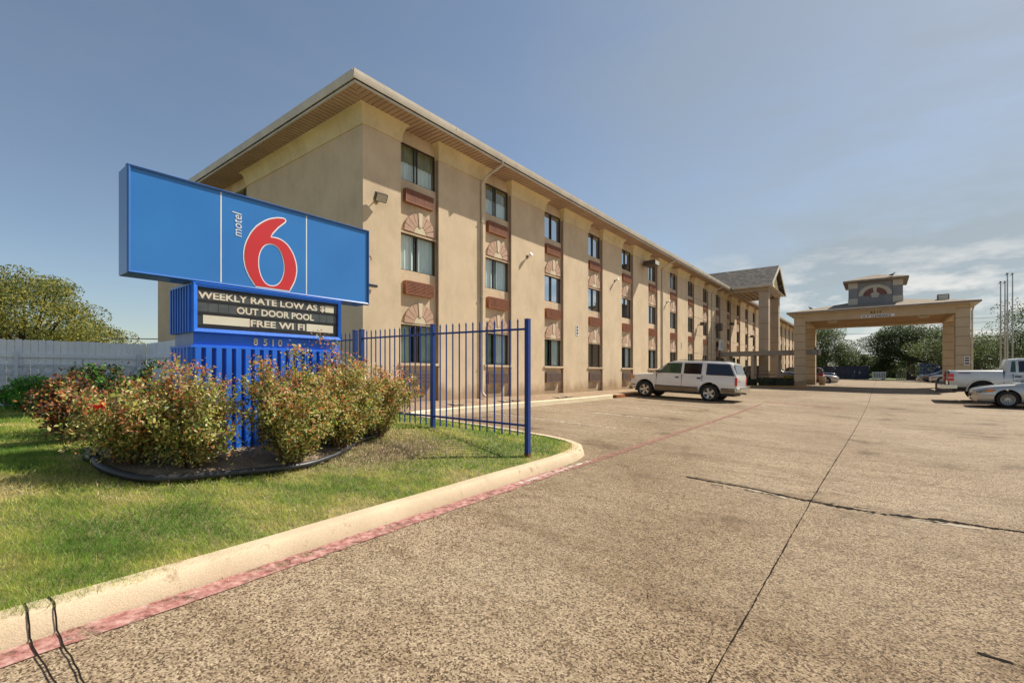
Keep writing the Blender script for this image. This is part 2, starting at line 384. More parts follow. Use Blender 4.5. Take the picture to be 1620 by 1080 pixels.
k1=kerb_sweep(KP[:15],'kerb',M['kerb'],PROF); k1['kind']='structure'
M['kerb_pale']=m_kerb('pale kerb',(.8,.7,.5),(.72,.6,.42))
k2=kerb_sweep(KP[14:],'kerb',M['kerb_pale'],[(0,-.1),(0,.15),(.02,.165),(.2,.167),(.21,-.1)]); k2['kind']='structure'
k3=kerb_sweep([(-9.75,20.6),(-9.75,41)],'kerb',M['kerb'],[(0,-.1),(0,.12),(.02,.14),(.15,.142),(.16,-.1)]); k3['kind']='structure'
# lawn base sheet
def lawn_keep(x,y):
    if y>7.85: return False
    if x>-9.4:
        # inside the island
        if x>kerb_x(min(y,7.25))-.12: return False
        if y>7.1:
            lim=interp(-x,[(4.0,7.0),(4.4,7.32),(5.0,7.5),(6,7.64),(9.4,7.76)])
            return y<lim
        return True
    if x>-27.5 and x<-10.8: return y<7.47
    return True
lg=grid('lawn',fr(-36,-3.2,.16),fr(-14,7.92,.16),lambda x,y: lawn(x,y)-.012,M['lawnbase'],lawn_keep)
# pebble bed beside the building
def bed(x,y):
    k=(x+10.85)/1.2; return -.83*(1-k)+(lot(-9.65,y)+.12)*k
grid('gravel_bed',fr(-10.85,-9.62,.2),fr(7.9,41,.5),bed,M['gravel'])
# far lawn behind the lot
grid('far_lawn',[-40,-20,0,20,45],[96.5,100,140,200],lambda x,y:-1.0 if y>97 else -1.03,M['farlawn'])
fk=MB(); fk.box(-30,45,96.2,96.5,-1.3,-.95); fk.build('kerb',M['kerb'])['kind']='structure'
# strips painted or cut in the pavement, each a draped ribbon
def ribbon(name,path,w,mt,dz=.004,jit=0,kind='structure',parent=None,step=.12,wj=0):
    P=[Vector(p) for p in path]; Q=[]
    for a,b in zip(P,P[1:]):
        n=max(1,int((b-a).length/step))
        for k in range(n): Q.append(a.lerp(b,k/n))
    Q.append(P[-1]); mb=MB(); rnd=random.Random(len(path)*7+int(w*1000)); off=0
    for i,p in enumerate(Q):
        d=(Q[min(i+1,len(Q)-1)]-Q[max(i-1,0)]).normalized(); nn=Vector((-d.y,d.x)); off=off*.8+rnd.uniform(-jit,jit); ww=w*(1+rnd.uniform(-wj,wj))
        for sgn in (-.5,.5):
            q=p+nn*(off+sgn*ww); mb.v.append((q.x,q.y,lot(q.x,q.y)+dz))
    for i in range(len(Q)-1): mb.f.append((2*i,2*i+2,2*i+3,2*i+1)); mb.m.append(0)
    o=mb.build(name,mt,parent,fix=False); 
    for p_ in o.data.polygons: pass
    o['kind']=kind; return o
def off(path,d): return [(p[0]+d,p[1]) for p in path]
ribbon('red_painted_band',off(KP[:7],.095),.175,M['band'],.007,.004,step=.06,wj=.05)
ribbon('red_painted_line',[(-3.5,5.9),(-3.6,9),(-3.75,15),(-3.95,22.4)],.13,M['line'],.007,.004,step=.3)
ribbon('pavement_joint',[(-.62,-2),(-.64,2.4),(-.62,6.44)],.009,M['crack'],.005,.0018,wj=.6,step=.05)
ribbon('pavement_joint',[(-.62,6.5),(-.5,15),(-.36,28),(-.3,60),(-.3,95)],.012,M['crack'],.006,.002,wj=.4,step=.1)
ribbon('pavement_crack',[(-2.1,6.62),(-1.8,6.6),(-1.34,6.6),(-.95,6.5),(-.66,6.44)],.034,M['crack'],.006,.016,wj=1.15,step=.03)
ribbon('pavement_crack',[(-.66,6.44),(-.3,6.43),(.05,6.41),(.3,6.46),(.56,6.5)],.06,M['crack'],.0065,.02,wj=1.15,step=.03)
ribbon('pavement_crack',[(.56,6.5),(.9,6.5),(1.3,6.5),(2.2,6.52)],.034,M['crack'],.006,.02,wj=1.15,step=.03)
ribbon('pavement_crack',[(-2.0,6.7),(-1.3,6.66)],.01,M['crack'],.0055,.01,wj=.9,step=.03)
ribbon('pavement_crack',[(-.1,6.33),(.5,6.38)],.01,M['crack'],.0055,.012,wj=.9,step=.03)
ribbon('pavement_crack',[(-2.1,6.615),(-1.8,6.6),(-1.34,6.6),(-.95,6.5),(-.66,6.44),(.05,6.41),(.3,6.46),(.56,6.5),(1.3,6.5),(2.6,6.52)],.028,M['crack'],.0052,.006,wj=.45,step=.04)
for i_ in range(9):
    x_=-1.7+i_*.36+random.uniform(-.1,.1); y_=6.5+random.uniform(-.1,.06)
    ribbon('pavement_crack',[(x_,y_),(x_+.12,y_+random.uniform(-.05,.05)),(x_+.26,y_+random.uniform(-.04,.06))],.011,M['crack'],.0058,.012,wj=1.1,step=.025)
ribbon('pavement_patch',[(.15,6.34),(.8,6.41)],.07,M['patch'],.003,.01,wj=.5,step=.05)
ribbon('pavement_patch',[(-1.3,6.52),(-.85,6.4)],.06,M['patch'],.003,.01,wj=.5,step=.05)
ribbon('pavement_crack',[(.42,3.55),(.6,3.5),(.75,3.52)],.02,M['crack'],.005,.008,wj=.9,step=.02)
ribbon('pavement_joint',[(-10,28.2),(25,28.2)],.03,M['crack'],.006,.004,wj=.4,step=.3)
ribbon('pavement_joint',[(-9.3,14.5),(-3,14.5),(14,14.6)],.008,M['crack'],.006,.004,wj=.4,step=.3)
for yy in (10.6,13.4,16.2,19.0): ribbon('parking_stripe',[(-9.3,yy),(-5.0,yy-.1)],.1,M['wline'],.006,0,step=.3)
ribbon('parking_stripe',[(-3.52,4.7),(-3.56,6.6)],.07,M['wline'],.011,.0,step=.1)
for yy in (33.0,36.0,39.0): ribbon('parking_stripe',[(3.2,yy-3.6),(8.5,yy-3.6)],.1,M['wline'],.006,0,step=.4)
ribbon('storm_drain',[(-.9,48.5),(.1,48.5)],.9,M['concrete_dark'],.007)
ribbon('oil_stain',[(-4.2,24.0),(-1.2,23.0)],.35,M['line'],.005,.05,wj=.6)
ribbon('parking_stripe',[(-7.2,37.6),(-4.6,36.6),(-4.2,38.4)],.14,M['line'],.008,0,step=.2)
# two saw joints that climb over the kerb by the corner of the picture
for jj,yj in enumerate((.40,.50)):
    mb=MB(); rnd=random.Random(jj)
    pts=[(-3.635,.137),(-3.522,.139),(-3.492,.133),(-3.47,.117),(-3.45,.078),(-3.426,.018),(-3.42,.014)]+[(-3.42+.08*i,.012) for i in range(1,20)]
    for i,(x,h) in enumerate(pts):
        y=yj+(.04*ss(-3.4,-2.4,x) if jj==0 else 0)+rnd.uniform(-.004,.004)
        mb.v+=[(x, y-.004,lot(-3.44,y)*(x<-3.42)+lot(x,y)*(x>=-3.42)+h),(x,y+.004,lot(-3.44,y)*(x<-3.42)+lot(x,y)*(x>=-3.42)+h)]
    mb.v=[(a,b,c+.0008) for a,b,c in mb.v]
    for i in range(len(pts)-1): mb.f.append((2*i,2*i+2,2*i+3,2*i+1)); mb.m.append(0)
    mb.build('pavement_joint',M['crack'],fix=False)['kind']='structure'
# ------------------------------------------------------------------ grass
def hnoise(x,y,s,seed):
    return (np.sin(x*s+seed)+np.sin(y*s*1.3+seed*2)+np.sin((x+y)*s*.7+seed*3.1)+np.sin((x-y)*s*1.9+seed*1.7))/4
PIPE=[(-6.28,1.2),(-5.9,1.2),(-5.38,1.42),(-5.18,1.95),(-5.1,2.4),(-5.1,2.8),(-5.3,3.3),(-5.64,3.78),(-5.88,4.2),(-6.0,4.5)]
def in_bed(x,y):
    # inside the mulch bed
    c=False; poly=PIPE+[(-6.5,5.0),(-7.3,5.0),(-7.4,1.3)]; j=len(poly)-1
    for i in range(len(poly)):
        if (poly[i][1]>y)!=(poly[j][1]>y) and x<(poly[j][0]-poly[i][0])*(y-poly[i][1])/(poly[j][1]-poly[i][1])+poly[i][0]: c=not c
        j=i
    return c
def make_grass():
    out=[];cols=[]
    S,Cc=math.sin(TH),math.cos(TH)
    for d0,d1,dens,hh,ww in ((1.6,3.4,10500,.046,.0036),(3.4,5.5,5600,.044,.005),(5.5,9,1900,.045,.009),(9,19,420,.06,.018)):
        r0,r1=-1.16*d1,.5*d1
        area=(r1-r0)*(d1-d0); n=int(area*dens)
        dd=RNG.uniform(d0,d1,n); rr=RNG.uniform(-1.16,.5,n)*d1
        x=Cc*rr-S*dd; y=S*rr+Cc*dd
        ok=(rr>-1.16*dd-.4)&(x<-3.4)&(y<7.8)&(x>-34)
        x,y=x[ok],y[ok]
        dry=hnoise(x,y,2.1,1.0)+.7*hnoise(x,y,6.5,2.2)+RNG.normal(0,.28,len(x))
        edge=np.array([kerb_x(min(v,7.2)) for v in y])-x
        dry+=np.clip(.5-edge,0,.5)*1.6
        dry-=np.clip((np.abs(y-7)<1.0)*.3,0,1)
        keep=np.array([lawn_keep(a-.06,b+.06) and not in_bed(a,b) for a,b in zip(x,y)])
        # bare patch below the right end of the bed
        bare=np.exp(-(((x+5.3)/.42)**2+((y-4.35)/.6)**2))+np.exp(-(((x+5.0)/.3)**2+((y-3.4)/.7)**2))
        keep&=RNG.random(len(x))>bare*.9
        x,y,dry=x[keep],y[keep],dry[keep]; n=len(x)
        z=np.array([lawn(a,b) for a,b in zip(x,y)])-.016
        h=hh*RNG.uniform(.55,1.35,n)*(1-.2*np.clip(dry,-1,1)); a=RNG.uniform(0,2*np.pi,n); ln=RNG.uniform(.3,1.1,n)*h
        b=RNG.uniform(0,2*np.pi,n); w=ww*RNG.uniform(.7,1.3,n)/2
        P=np.zeros((n,3,3)); 
        P[:,0]=np.stack([x-np.cos(a)*w,y-np.sin(a)*w,z],1); P[:,1]=np.stack([x+np.cos(a)*w,y+np.sin(a)*w,z],1)
        P[:,2]=np.stack([x+np.cos(b)*ln,y+np.sin(b)*ln,z+h],1)
        mi=np.where(dry>.55,3,np.where(dry>.05,2,np.where(dry>-.4,1,0)))
        out.append(P);cols.append(mi)
    gm=[leafmat('grass deep',(.14,.27,.03),.5),leafmat('grass mid',(.33,.44,.06),.5),leafmat('grass olive',(.58,.56,.13),.5),leafmat('grass straw',(.78,.64,.3),.45)]
    o=quads('grass',np.concatenate(out),np.concatenate(cols),gm)
    tag(o,'mown green lawn grass with straw coloured dry patches inside the kerb','grass',kind='stuff')
make_grass()
# ------------------------------------------------------------------ motel building
XF=-10.8; XR=-10.92; Y0=7.48; YB=8.74; SP=3.68; WW=1.47; NB=22; YE=YB+SP*NB-SP+WW+2.29
bld=empty('motel_building',(XF,Y0,-.85),label='long three storey tan stucco motel with brown air conditioners and deep eaves',cat='building')
INV=Matrix.Translation((-XF,-Y0,.85))
def part(mb,name,mats,parent=bld,smooth=None,bev=0):
    o=mb.build(name,mats,None,smooth,bev=bev); o.parent=parent; o.matrix_parent_inverse=INV; return o
def under(o,parent):      # sub-part of a part built in world coordinates
    o.parent=parent; o.matrix_parent_inverse=Matrix(); return o
ZB=-1.3
Wz=[(.32,1.44),(3.03,4.10),(5.65,6.73)]
w=MB()
piers=[(Y0,YB)]+[(YB+SP*n+WW,YB+SP*(n+1)) for n in range(NB-1)]+[(YB+SP*(NB-1)+WW,YE)]
w.prism([(-17.7,Y0),(XF,Y0),(XF,YB),(-11.4,YB),(-11.4,Y0+.6),(-17.7,Y0+.6)],ZB,7.12,'z')
for a,b in piers[1:-1]: w.box(-11.4,XF,a,b,ZB,7.12)
w.box(-20.6,XF,piers[-1][0],piers[-1][1],ZB,7.12)
w.box(-27.2,-20.3,Y0,Y0+.6,ZB,7.12)
w.box(-27.2,-26.8,Y0+.6,YE,ZB,7.12)
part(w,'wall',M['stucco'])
for n in range(NB):
    y=YB+SP*n
    for a,b in ((ZB,.32),(1.44,3.03),(4.10,5.65),(6.73,7.12)):
        rc=MB(); rc.box(-11.38,XR,y-.002,y+WW+.002,a,b); part(rc,'recess_panel',M['stucco_recess'])
    # thin ledge over each lower opening and sill under the ground floor one
    for z in (1.44,4.10): rc=MB(); rc.box(XR,XR+.035,y,y+WW-.013,z,z+.035); part(rc,'ledge',M['stucco_recess'])
    rc=MB(); rc.box(XR,XR+.17,y-.06,y+WW+.06,.24,.315); part(rc,'sill',M['stucco_recess'])
    rv=MB(); rv.box(XR+.001,XF-.012,y+WW-.012,y+WW-.001,ZB,7.1); part(rv,'brown_reveal',M['trimbrown'])
for a,b in ((ZB,.32),(1.44,3.03),(4.10,5.65),(6.73,7.12)): rc=MB(); rc.box(-20.3,-17.7,Y0+.12,Y0+.6,a,b); part(rc,'recess_panel',M['stucco_recess'])
jt=MB()
for i,(a,b) in enumerate(piers):
    if i>=8:
        for z in (1.55,4.2,5.6,2.9): jt.box(XF,XF+.003,a+.002,b-.002,z,z+.02)
part(jt,'wall_joint',M['joint'])
# inside: floors and a dark core so that windows look into rooms
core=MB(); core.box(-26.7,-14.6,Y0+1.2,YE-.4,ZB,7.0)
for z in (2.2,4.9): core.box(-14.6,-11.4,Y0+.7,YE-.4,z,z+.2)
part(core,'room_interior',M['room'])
# coves
def cove(x0,x1,y0,y1,name='cornice'):
    mb=MB(); rings=[]
    for i in range(9):
        t=i/8; z=6.62+.475*t; e=.03+.17*(1-math.sqrt(max(0,1-t*t)))
        if i==0: rings.append([(x0+.01,y0+.01,z),(x1-.01,y0+.01,z),(x1-.01,y1-.01,z),(x0+.01,y1-.01,z)])
        rings.append([(x0-(e if x0<-11.2 else 0),y0-e,z+.002*(i==0)),(x1+e,y0-e,z+.002*(i==0)),(x1+e,y1+e,z+.002*(i==0)),(x0-(e if x0<-11.2 else 0),y1+e,z+.002*(i==0))])
    mb.loft(rings); return part(mb,name,M['cove'],smooth=40)
mb=MB(); cove(-17.7,XF,Y0,YB); cove(-27.2,-20.3,Y0,YB)
for a,b in piers[1:-1]: cove(-10.95,XF,a,b)
cove(-20,XF,*piers[-1])
# soffit, ribs, fascia, gutter, roof
OV=.81; ex=XF+OV; ey=Y0-OV; yl=YE+OV; xl=-27.2-OV
sf=MB(); sf.box(xl+.1,ex-.1,ey+.1,yl-.1,7.1,7.13); part(sf,'soffit',M['soffit'])
rb=MB(); y=ey+1.0
n_=int((yl-ey)/.16)
for i in range(n_): 
    y=ey+.12+i*.16; x0=XF-.1 if y>Y0 else ex-.1-(y-ey)
    if y>Y0: rb.box(XF-.12,ex-.12,y,y+.022,7.088,7.0995)
    else: rb.box(ex-(y-ey),ex-.12,y,y+.022,7.088,7.0995)
for i in range(int((ex-xl)/.16)):
    x=ex-.2-i*.16
    top=min(Y0+.1,ey+(ex-x))
    if top>ey+.15: rb.box(x-.022,x,ey+.12,top-.02,7.089,7.0992)
part(rb,'soffit_rib',M['soffit_rib'])
fa=MB()
fa.box(ex-.1,ex-.06,ey+.06,yl-.06,7.085,7.3); fa.box(xl,ex-.1,ey+.06,ey+.1,7.085,7.3); fa.box(xl,ex-.1,yl-.1,yl-.06,7.085,7.3)
part(fa,'fascia',M['gutter'])
def gut(mb,a,b,axis):
    prof=[(-.06,7.17),(-.025,7.165),(-.012,7.22),(0,7.29),(.008,7.37),(-.012,7.372),(-.06,7.36)]
    if axis=='y': mb.prism([(ex+p[0],p[1]) for p in prof],a,b,'y')
    else: mb.prism([(ey-p[0],p[1]) for p in prof],a,b,'x')
gu=MB(); gut(gu,ey+.0,yl,'y'); gut(gu,xl,ex-.062,'x')
for i in range(12): gu.box(ex-.006,ex+.010,ey+3.5+i*7.6,ey+3.515+i*7.6,7.29,7.374)
part(gu,'gutter',M['gutter'])
rf=MB(); mx=(xl+ex)/2
rf.add([(xl,ey,7.33),(ex-.06,ey+.06,7.33),(ex-.06,yl,7.33),(xl,yl,7.33),(mx,ey+9,9.5),(mx,yl-9,9.5),(xl,ey,7.14),(ex-.06,ey+.06,7.14),(ex-.06,yl,7.14),(xl,yl,7.14)],
  [(0,1,4),(1,2,5,4),(2,3,5),(3,0,4,5),(6,9,8,7),(0,6,7,1),(1,7,8,2),(2,8,9,3),(3,9,6,0)])
part(rf,'roof',M['shingle'])
# windows: one built with its sub-parts, then copied
def window_part(kind,zh):
    f=MB(); W=WW-.06; H=zh; x=0
    f.box(-.045,0,0,W,0,.025); f.box(-.045,0,0,W,H-.025,H); f.box(-.045,0,0,.025,.025,H-.025); f.box(-.045,0,W-.025,W,.025,H-.025)
    f.box(-.04,.004,W*.5-.016,W*.5+.016,.025,H-.025); f.box(-.055,-.01,W*.42,W*.42+.025,.035,H-.035)
    o=f.build('window',M['frame'])
    g=MB(); g.add([(-.03,.035,.035),(-.03,W-.035,.035),(-.03,W-.035,H-.035),(-.03,.035,H-.035)],[(0,1,2,3)]); g.build('glass',M['glass'],o)
    def cur(z0,z1,y0,y1,x,m,name,amp=.02,k=46):
        mb=MB(); n=60
        for i in range(n+1):
            y=y0+(y1-y0)*i/n; xx=x+amp*math.sin(y*k)+amp*.5*math.sin(y*k*.37+1)
            mb.v+=[(xx,y,z0),(xx,y,z1)]
        for i in range(n): mb.f.append((2*i,2*i+2,2*i+3,2*i+1)); mb.m.append(0)
        mb.build(name,m,o,smooth=80,fix=False)
    if kind==0:
        cur(.02,H*.62,.02,W-.02,-.14,M['curtain'],'curtain'); cur(H*.55,H,.01,W-.01,-.10,M['drape'],'drape')
    elif kind==1: cur(.0,H,.02,W*.47,-.12,M['curtain'],'curtain'); cur(.0,H,W*.53,W-.02,-.12,M['curtain'],'curtain')
    elif kind==2: cur(.0,H,.02,W*.42,-.13,M['drape_green'],'drape'); cur(.0,H,W*.62,W-.02,-.13,M['curtain'],'curtain')
    else: cur(.0,H,.02,W*.36,-.12,M['drape_green'],'drape'); cur(.0,H,W*.66,W-.02,-.12,M['drape_green'],'drape')
    return o
protos={}
for k,h in ((0,1.08),(1,1.07),(2,1.12),(3,1.08),(4,1.07)): protos[k]=window_part({0:0,1:1,2:2,3:3,4:1}[k],h)
usedp=set()
def place(proto,key,loc):
    if key not in usedp: usedp.add(key); o=proto
    else: o=copy_tree(proto)
    o.parent=bld; o.matrix_parent_inverse=INV; o.location=loc; return o
def ac_unit():
    a=MB(); W=1.08;H=.38
    a.box(0,.14,0,W,0,.02);a.box(0,.14,0,W,H-.02,H);a.box(0,.14,0,.02,.02,H-.02);a.box(0,.14,W-.02,W,.02,H-.02)
    for i in range(9): z=.03+i*.042; a.box(.095,.135,.02,W-.02,z,z+.026)
    for yy in (W*.33,W*.66): a.box(.128,.139,yy,yy+.012,.02,H-.02)
    a.box(.0,.09,.02,W-.02,.02,H-.02,1)
    return a
acp=ac_unit().build('air_conditioner',[M['ac'],M['ac_dark']]); acg=ac_unit().build('air_conditioner',[M['ac_grey'],M['ac_dark']])
def fan():
    a=MB(); r0,r1=.225,.60; n=8
    a.prism([(r1*.985*math.cos(math.pi*i/24),r1*.985*math.sin(math.pi*i/24)) for i in range(25)],0,.02,'x',2)
    def wedge(a0,a1,ra,rb,m,h): 
        k=6; p=[(rb*math.cos(a0+(a1-a0)*i/k),rb*math.sin(a0+(a1-a0)*i/k)) for i in range(k+1)]+[(ra*math.cos(a1+(a0-a1)*i/k),ra*math.sin(a1+(a0-a1)*i/k)) for i in range(k+1)]
        a.prism(p,.01,h,'x',m)
    g=.035; kw=.13; side=(math.pi/2-kw)/4
    for s in (0,1):
        for i in range(4):
            b0=i*side+g/2; b1=(i+1)*side-g/2
            if s: b0,b1=math.pi-b1,math.pi-b0
            wedge(b0,b1,r0+.012,r1,0,.05)
    a.prism([(-.085,r1+.02),(.085,r1+.02),(.045,r0-.03),(-.045,r0-.03)],.012,.065,'x',1)
    a.prism([(r0*math.cos(math.pi*i/14),r0*math.sin(math.pi*i/14)*.97+.002) for i in range(15)],.011,.045,'x',1)
    return a.build('fan_ornament',[M['brick'],M['fan_cream'],M['fan_back']])
fanp=fan()
for n in range(NB):
    y=YB+SP*n
    for fl,(a,b) in enumerate(Wz):
        key={0:(2 if n%3 else 3),1:(1 if n not in (4,9) else 4),2:(0 if n%4!=2 else 3)}[fl]
        if key==3 and fl==0: pass
        o=place(protos[key],key,(XR-.035,y+.03,a+.003)); o.scale=(1,1,(b-a-.006)/{0:1.08,1:1.07,2:1.12,3:1.08,4:1.07}[key])
    yc=y+.74
    place(acp,'a',(XR,yc-.565,4.99)); place(acp,'a',(XR,yc-.565,2.32))
    place(acg,'g',(XR,yc-.565,-.36))
    for z in (1.49,4.18): place(fanp,'f',(XR,y+.79,z))
for z0,z1 in Wz:
    o=place(protos[3],3,(-19.65,Y0+.15,z0)); o.rotation_euler=(0,0,R(-90))
# downpipes
def downpipe(y,x=XF+.05,top=6.55,ye=None):
    d=MB(); ye=ye if ye is not None else y+.22
    d.tube([(ex-.04,ye,7.2),(ex-.05,ye,7.03),(x+.12,y+.03,6.7),(x,y,6.5),(x,y,-.55),(x+.03,y,-.68),(x+.16,y,-.78)],.042,8)
    for z in (5.2,2.6,.3): d.box(x-.06,x+.05,y-.055,y+.055,z,z+.03)
    part(d,'downpipe',M['gutter'],smooth=50)
for yy in (12.19,29.3,40.55,62,77): downpipe(yy)
# portico with gable
pt=MB(); 
def column(mb,x0,x1,y0,y1,z0,z1,step,mi=0,gap=.03,inset=.012):
    z=z0; k=0
    while z<z1-.01:
        t=min(z+step,z1); mb.box(x0,x1,y0,y1,z,t-gap if t<z1 else t,mi)
        if t<z1: mb.box(x0+inset,x1-inset,y0+inset,y1-inset,t-gap,t,mi+1)
        z=t
for i,(a,b) in enumerate(((44.0,44.72),(49.0,49.72))):
    c=MB(); column(c,-7.95,-7.22,a,b,-1.1,6.93,1.33); part(c,'portico_column',[M['block_grey'],M['joint']])
pb=MB(); pb.box(-10.75,-7.2,43.95,44.2,6.93,7.17); pb.box(-10.75,-7.2,49.5,49.77,6.93,7.17); pb.box(-7.5,-7.21,44.2,49.5,6.93,7.17)
for i in range(8): pb.box(-10.4+i*.42,-10.25+i*.42,44.25,49.5,7.0,7.12)
part(pb,'portico_beam',M['block_grey'])
gr=MB(); GX0,GX1=-18,-6.85; ya,yb,yr=43.35,50.35,46.85; ze,zp=7.22,9.3
for (p,q) in ((ya,yr),(yb,yr)):
    gr.add([(GX0,p,ze),(GX1,p,ze),(GX1,q,zp),(GX0,q,zp),(GX0,p,ze+.14),(GX1,p,ze+.14),(GX1,q,zp+.14),(GX0,q,zp+.14)],[(0,1,2,3),(4,5,6,7),(0,4,5,1),(1,5,6,2),(2,6,7,3),(3,7,4,0)])
g=part(gr,'gable_roof',M['shingle'])
gt=MB()
gt.box(-9.9,GX1+.02,ya-.05,ya+.02,7.17,7.37); gt.box(-9.9,GX1+.02,yb-.02,yb+.05,7.17,7.37)
for (p,q) in ((ya-.02,yr),(yb+.02,yr)):
    gt.prism([(p,ze-.1),(p,ze+.16),(q,zp+.17),(q,zp-.11)],GX1,GX1+.06,'x')
gt.box(-9.9,GX1,ya+.02,yb-.02,7.171,7.19)
part(gt,'gable_trim',M['gutter'])
ga=MB(); ga.prism([(ya+.15,7.2),(yb-.15,7.2),(yr,zp-.05)],-7.35,-7.25,'x',0)
ga.prism([(yr+1.5*math.cos(math.pi*i/20),7.5+1.25*math.sin(math.pi*i/20)) for i in range(21)],-7.25,-7.2,'x',1)
part(ga,'gable_wall',[M['stucco'],M['cove']])
# entrance glazing below the portico and dark doorway
en=MB(); en.box(-10.79,-10.72,43.4,44.1,-.9,1.3,0); en.box(-10.79,-10.7,46.2,48.2,-.9,1.5,0); part(en,'entrance_door',M['carglass'])
# ------------------------------------------------------------------ covered walkway
wk=empty('covered_walkway',(-7.3,43,-.95),label='flat roofed grey walkway on slim posts between motel and entrance canopy',cat='walkway')
def wpart(mb,name,mt,root,**k):
    o=mb.build(name,mt,None,**k); o.parent=root; o.matrix_parent_inverse=Matrix.Translation(-root.location); return o
a=MB(); a.box(-10.55,-3.65,42.35,43.7,1.47,1.78); a.box(-10.58,-3.62,42.32,43.73,1.782,1.83); a.box(-3.62,-3.56,42.32,43.73,1.4,1.83); wpart(a,'flat_roof',M['walkway'],wk)
for x in (-9.98,-8.12,-6.35,-4.75):
    for y in (42.45,43.5):
        a=MB(); a.box(x-.11,x+.11,y-.1,y+.1,-1.0,1.47); wpart(a,'post',M['block_grey'],wk,bev=.01)
a=MB(); a.box(-9.85,-8.25,42.42,42.48,-.1,-.04); a.box(-8.0,-6.47,42.42,42.48,-.1,-.04); wpart(a,'handrail',M['bronze'],wk)
a=MB(); a.box(-3.9,-3.78,42.7,42.85,1.83,2.0); a.lathe([(0,0),(.03,0),(.03,.12),(0,.12)],8,c=(-3.84,42.78,2.0)); wpart(a,'roof_vent',M['bronze'],wk)
# yellow kerb platform with hedge
a=MB(); a.prism([(-10.6,41.1),(-4.2,41.1),(-4.2,44),(-10.6,44)],-1.3,-.93,'z'); pf=a.build('platform',M['kerb']); pf['kind']='structure'
a=MB(); a.box(-10.62,-4.18,41.07,41.1-.002,-1.3,-.915); a.box(-4.198,-4.17,41.08,42.3,-1.3,-.915); yk=a.build('yellow_kerb',M['yellow']); yk['kind']='structure'
# ------------------------------------------------------------------ entrance canopy
cn=empty('entrance_canopy',(-.25,45,-1.06),label='wide drive through entrance canopy on block columns with small grey cupola',cat='canopy')
CY0,CY1=41.4,49.3
for (x0,x1) in ((-5.07,-4.34),(3.9,4.6)):
    for (y0,y1) in ((CY0,CY0+.8),(CY1-.8,CY1)):
        a=MB(); column(a,x0,x1,y0,y1,-1.2,4.46,.6); a.box(x0-.04,x1+.04,y0-.04,y1+.04,-1.2,-1.0)
        wpart(a,'column',[M['block'],M['joint']],cn)
a=MB(); a.box(-4.34,3.9,CY0+.002,CY0+.55,3.9,4.46); wpart(a,'front_beam',M['block'],cn)
a=MB(); a.box(-4.34,3.9,CY1-.55,CY1-.002,3.9,4.46); a.box(-5.05,-4.36,CY0+.8,CY1-.8,3.9,4.46); a.box(3.92,4.58,CY0+.8,CY1-.8,3.9,4.46); wpart(a,'side_beam',M['block'],cn)
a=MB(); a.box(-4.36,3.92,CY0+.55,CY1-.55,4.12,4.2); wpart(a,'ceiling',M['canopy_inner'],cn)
ox0,ox1,oy0,oy1=-5.5,5.05,40.85,49.85; ez=4.46
a=MB(); a.box(ox0+.06,ox1-.06,oy0+.06,oy1-.06,ez,ez+.03); wpart(a,'eave_soffit',M['gutter'],cn)
a=MB(); a.add([(ox0,oy0,ez+.13),(ox1,oy0,ez+.13),(ox1,oy1,ez+.13),(ox0,oy1,ez+.13),(-1.5,45.35,5.55),(1.2,45.35,5.55),(ox0,oy0,ez+.032),(ox1,oy0,ez+.032),(ox1,oy1,ez+.032),(ox0,oy1,ez+.032)],
 [(0,1,5,4),(1,2,5),(2,3,4,5),(3,0,4),(6,9,8,7),(0,6,7,1),(1,7,8,2),(2,8,9,3),(3,9,6,0)]); wpart(a,'hip_roof',M['shingle_tan'],cn)
cz=MB(); bx0,bx1,by0,by1=-1.78,1.36,43.3,46.4; ct=6.72
cz.box(bx0+.06,bx1-.06,by0+.06,by1-.06,4.9,ct)
for x0,x1 in ((bx0,bx0+.55),(bx1-.55,bx1)):
    for y0,y1 in ((by0,by0+.55),(by1-.55,by1)):
        cz.box(x0,x1,y0,y1,5.55,6.3)
        cz.box(x0-.01,x1+.01,y0-.01,y1+.01,6.3,ct-.002,1); cz.box(x0-.02,x1+.02,y0-.02,y1+.02,4.8,5.55,1)
cu=wpart(cz,'cupola',[M['cupola'],M['cream_block']],cn)
a=MB(); q=.32; a.add([(bx0-q,by0-q,ct),(bx1+q,by0-q,ct),(bx1+q,by1+q,ct),(bx0-q,by1+q,ct),(bx0-q,by0-q,ct+.14),(bx1+q,by0-q,ct+.14),(bx1+q,by1+q,ct+.14),(bx0-q,by1+q,ct+.14),((bx0+bx1)/2,(by0+by1)/2,ct+.75)],
 [(0,3,2,1),(0,1,5,4),(1,2,6,5),(2,3,7,6),(3,0,4,7),(4,5,8),(5,6,8),(6,7,8),(7,4,8)]); rr=a.build('cupola_roof',M['shingle_tan']); rr.parent=cu
a=MB(); cx=-.21; yy=by0+.06
def arc(r,n=24,cz_=5.72): return [(cx+r*math.cos(math.pi*i/n),cz_+r*.78*math.sin(math.pi*i/n)) for i in range(n+1)]
a.prism(arc(.98),yy-.035,yy,'y',0); a.prism(arc(.70),yy-.045,yy-.036,'y',1); 
a.prism([(cx-.13,6.3),(cx+.13,6.3),(cx+.06,5.85),(cx-.06,5.85)],yy-.06,yy-.046,'y',0); a.prism(arc(.27),yy-.055,yy-.046,'y',0)
a.box(cx-.2,cx+.2,yy-.04,yy-.001,5.54,5.72,0); em=a.build('fan_emblem',[M['cream_block'],M['emblem_red']]); em.parent=cu
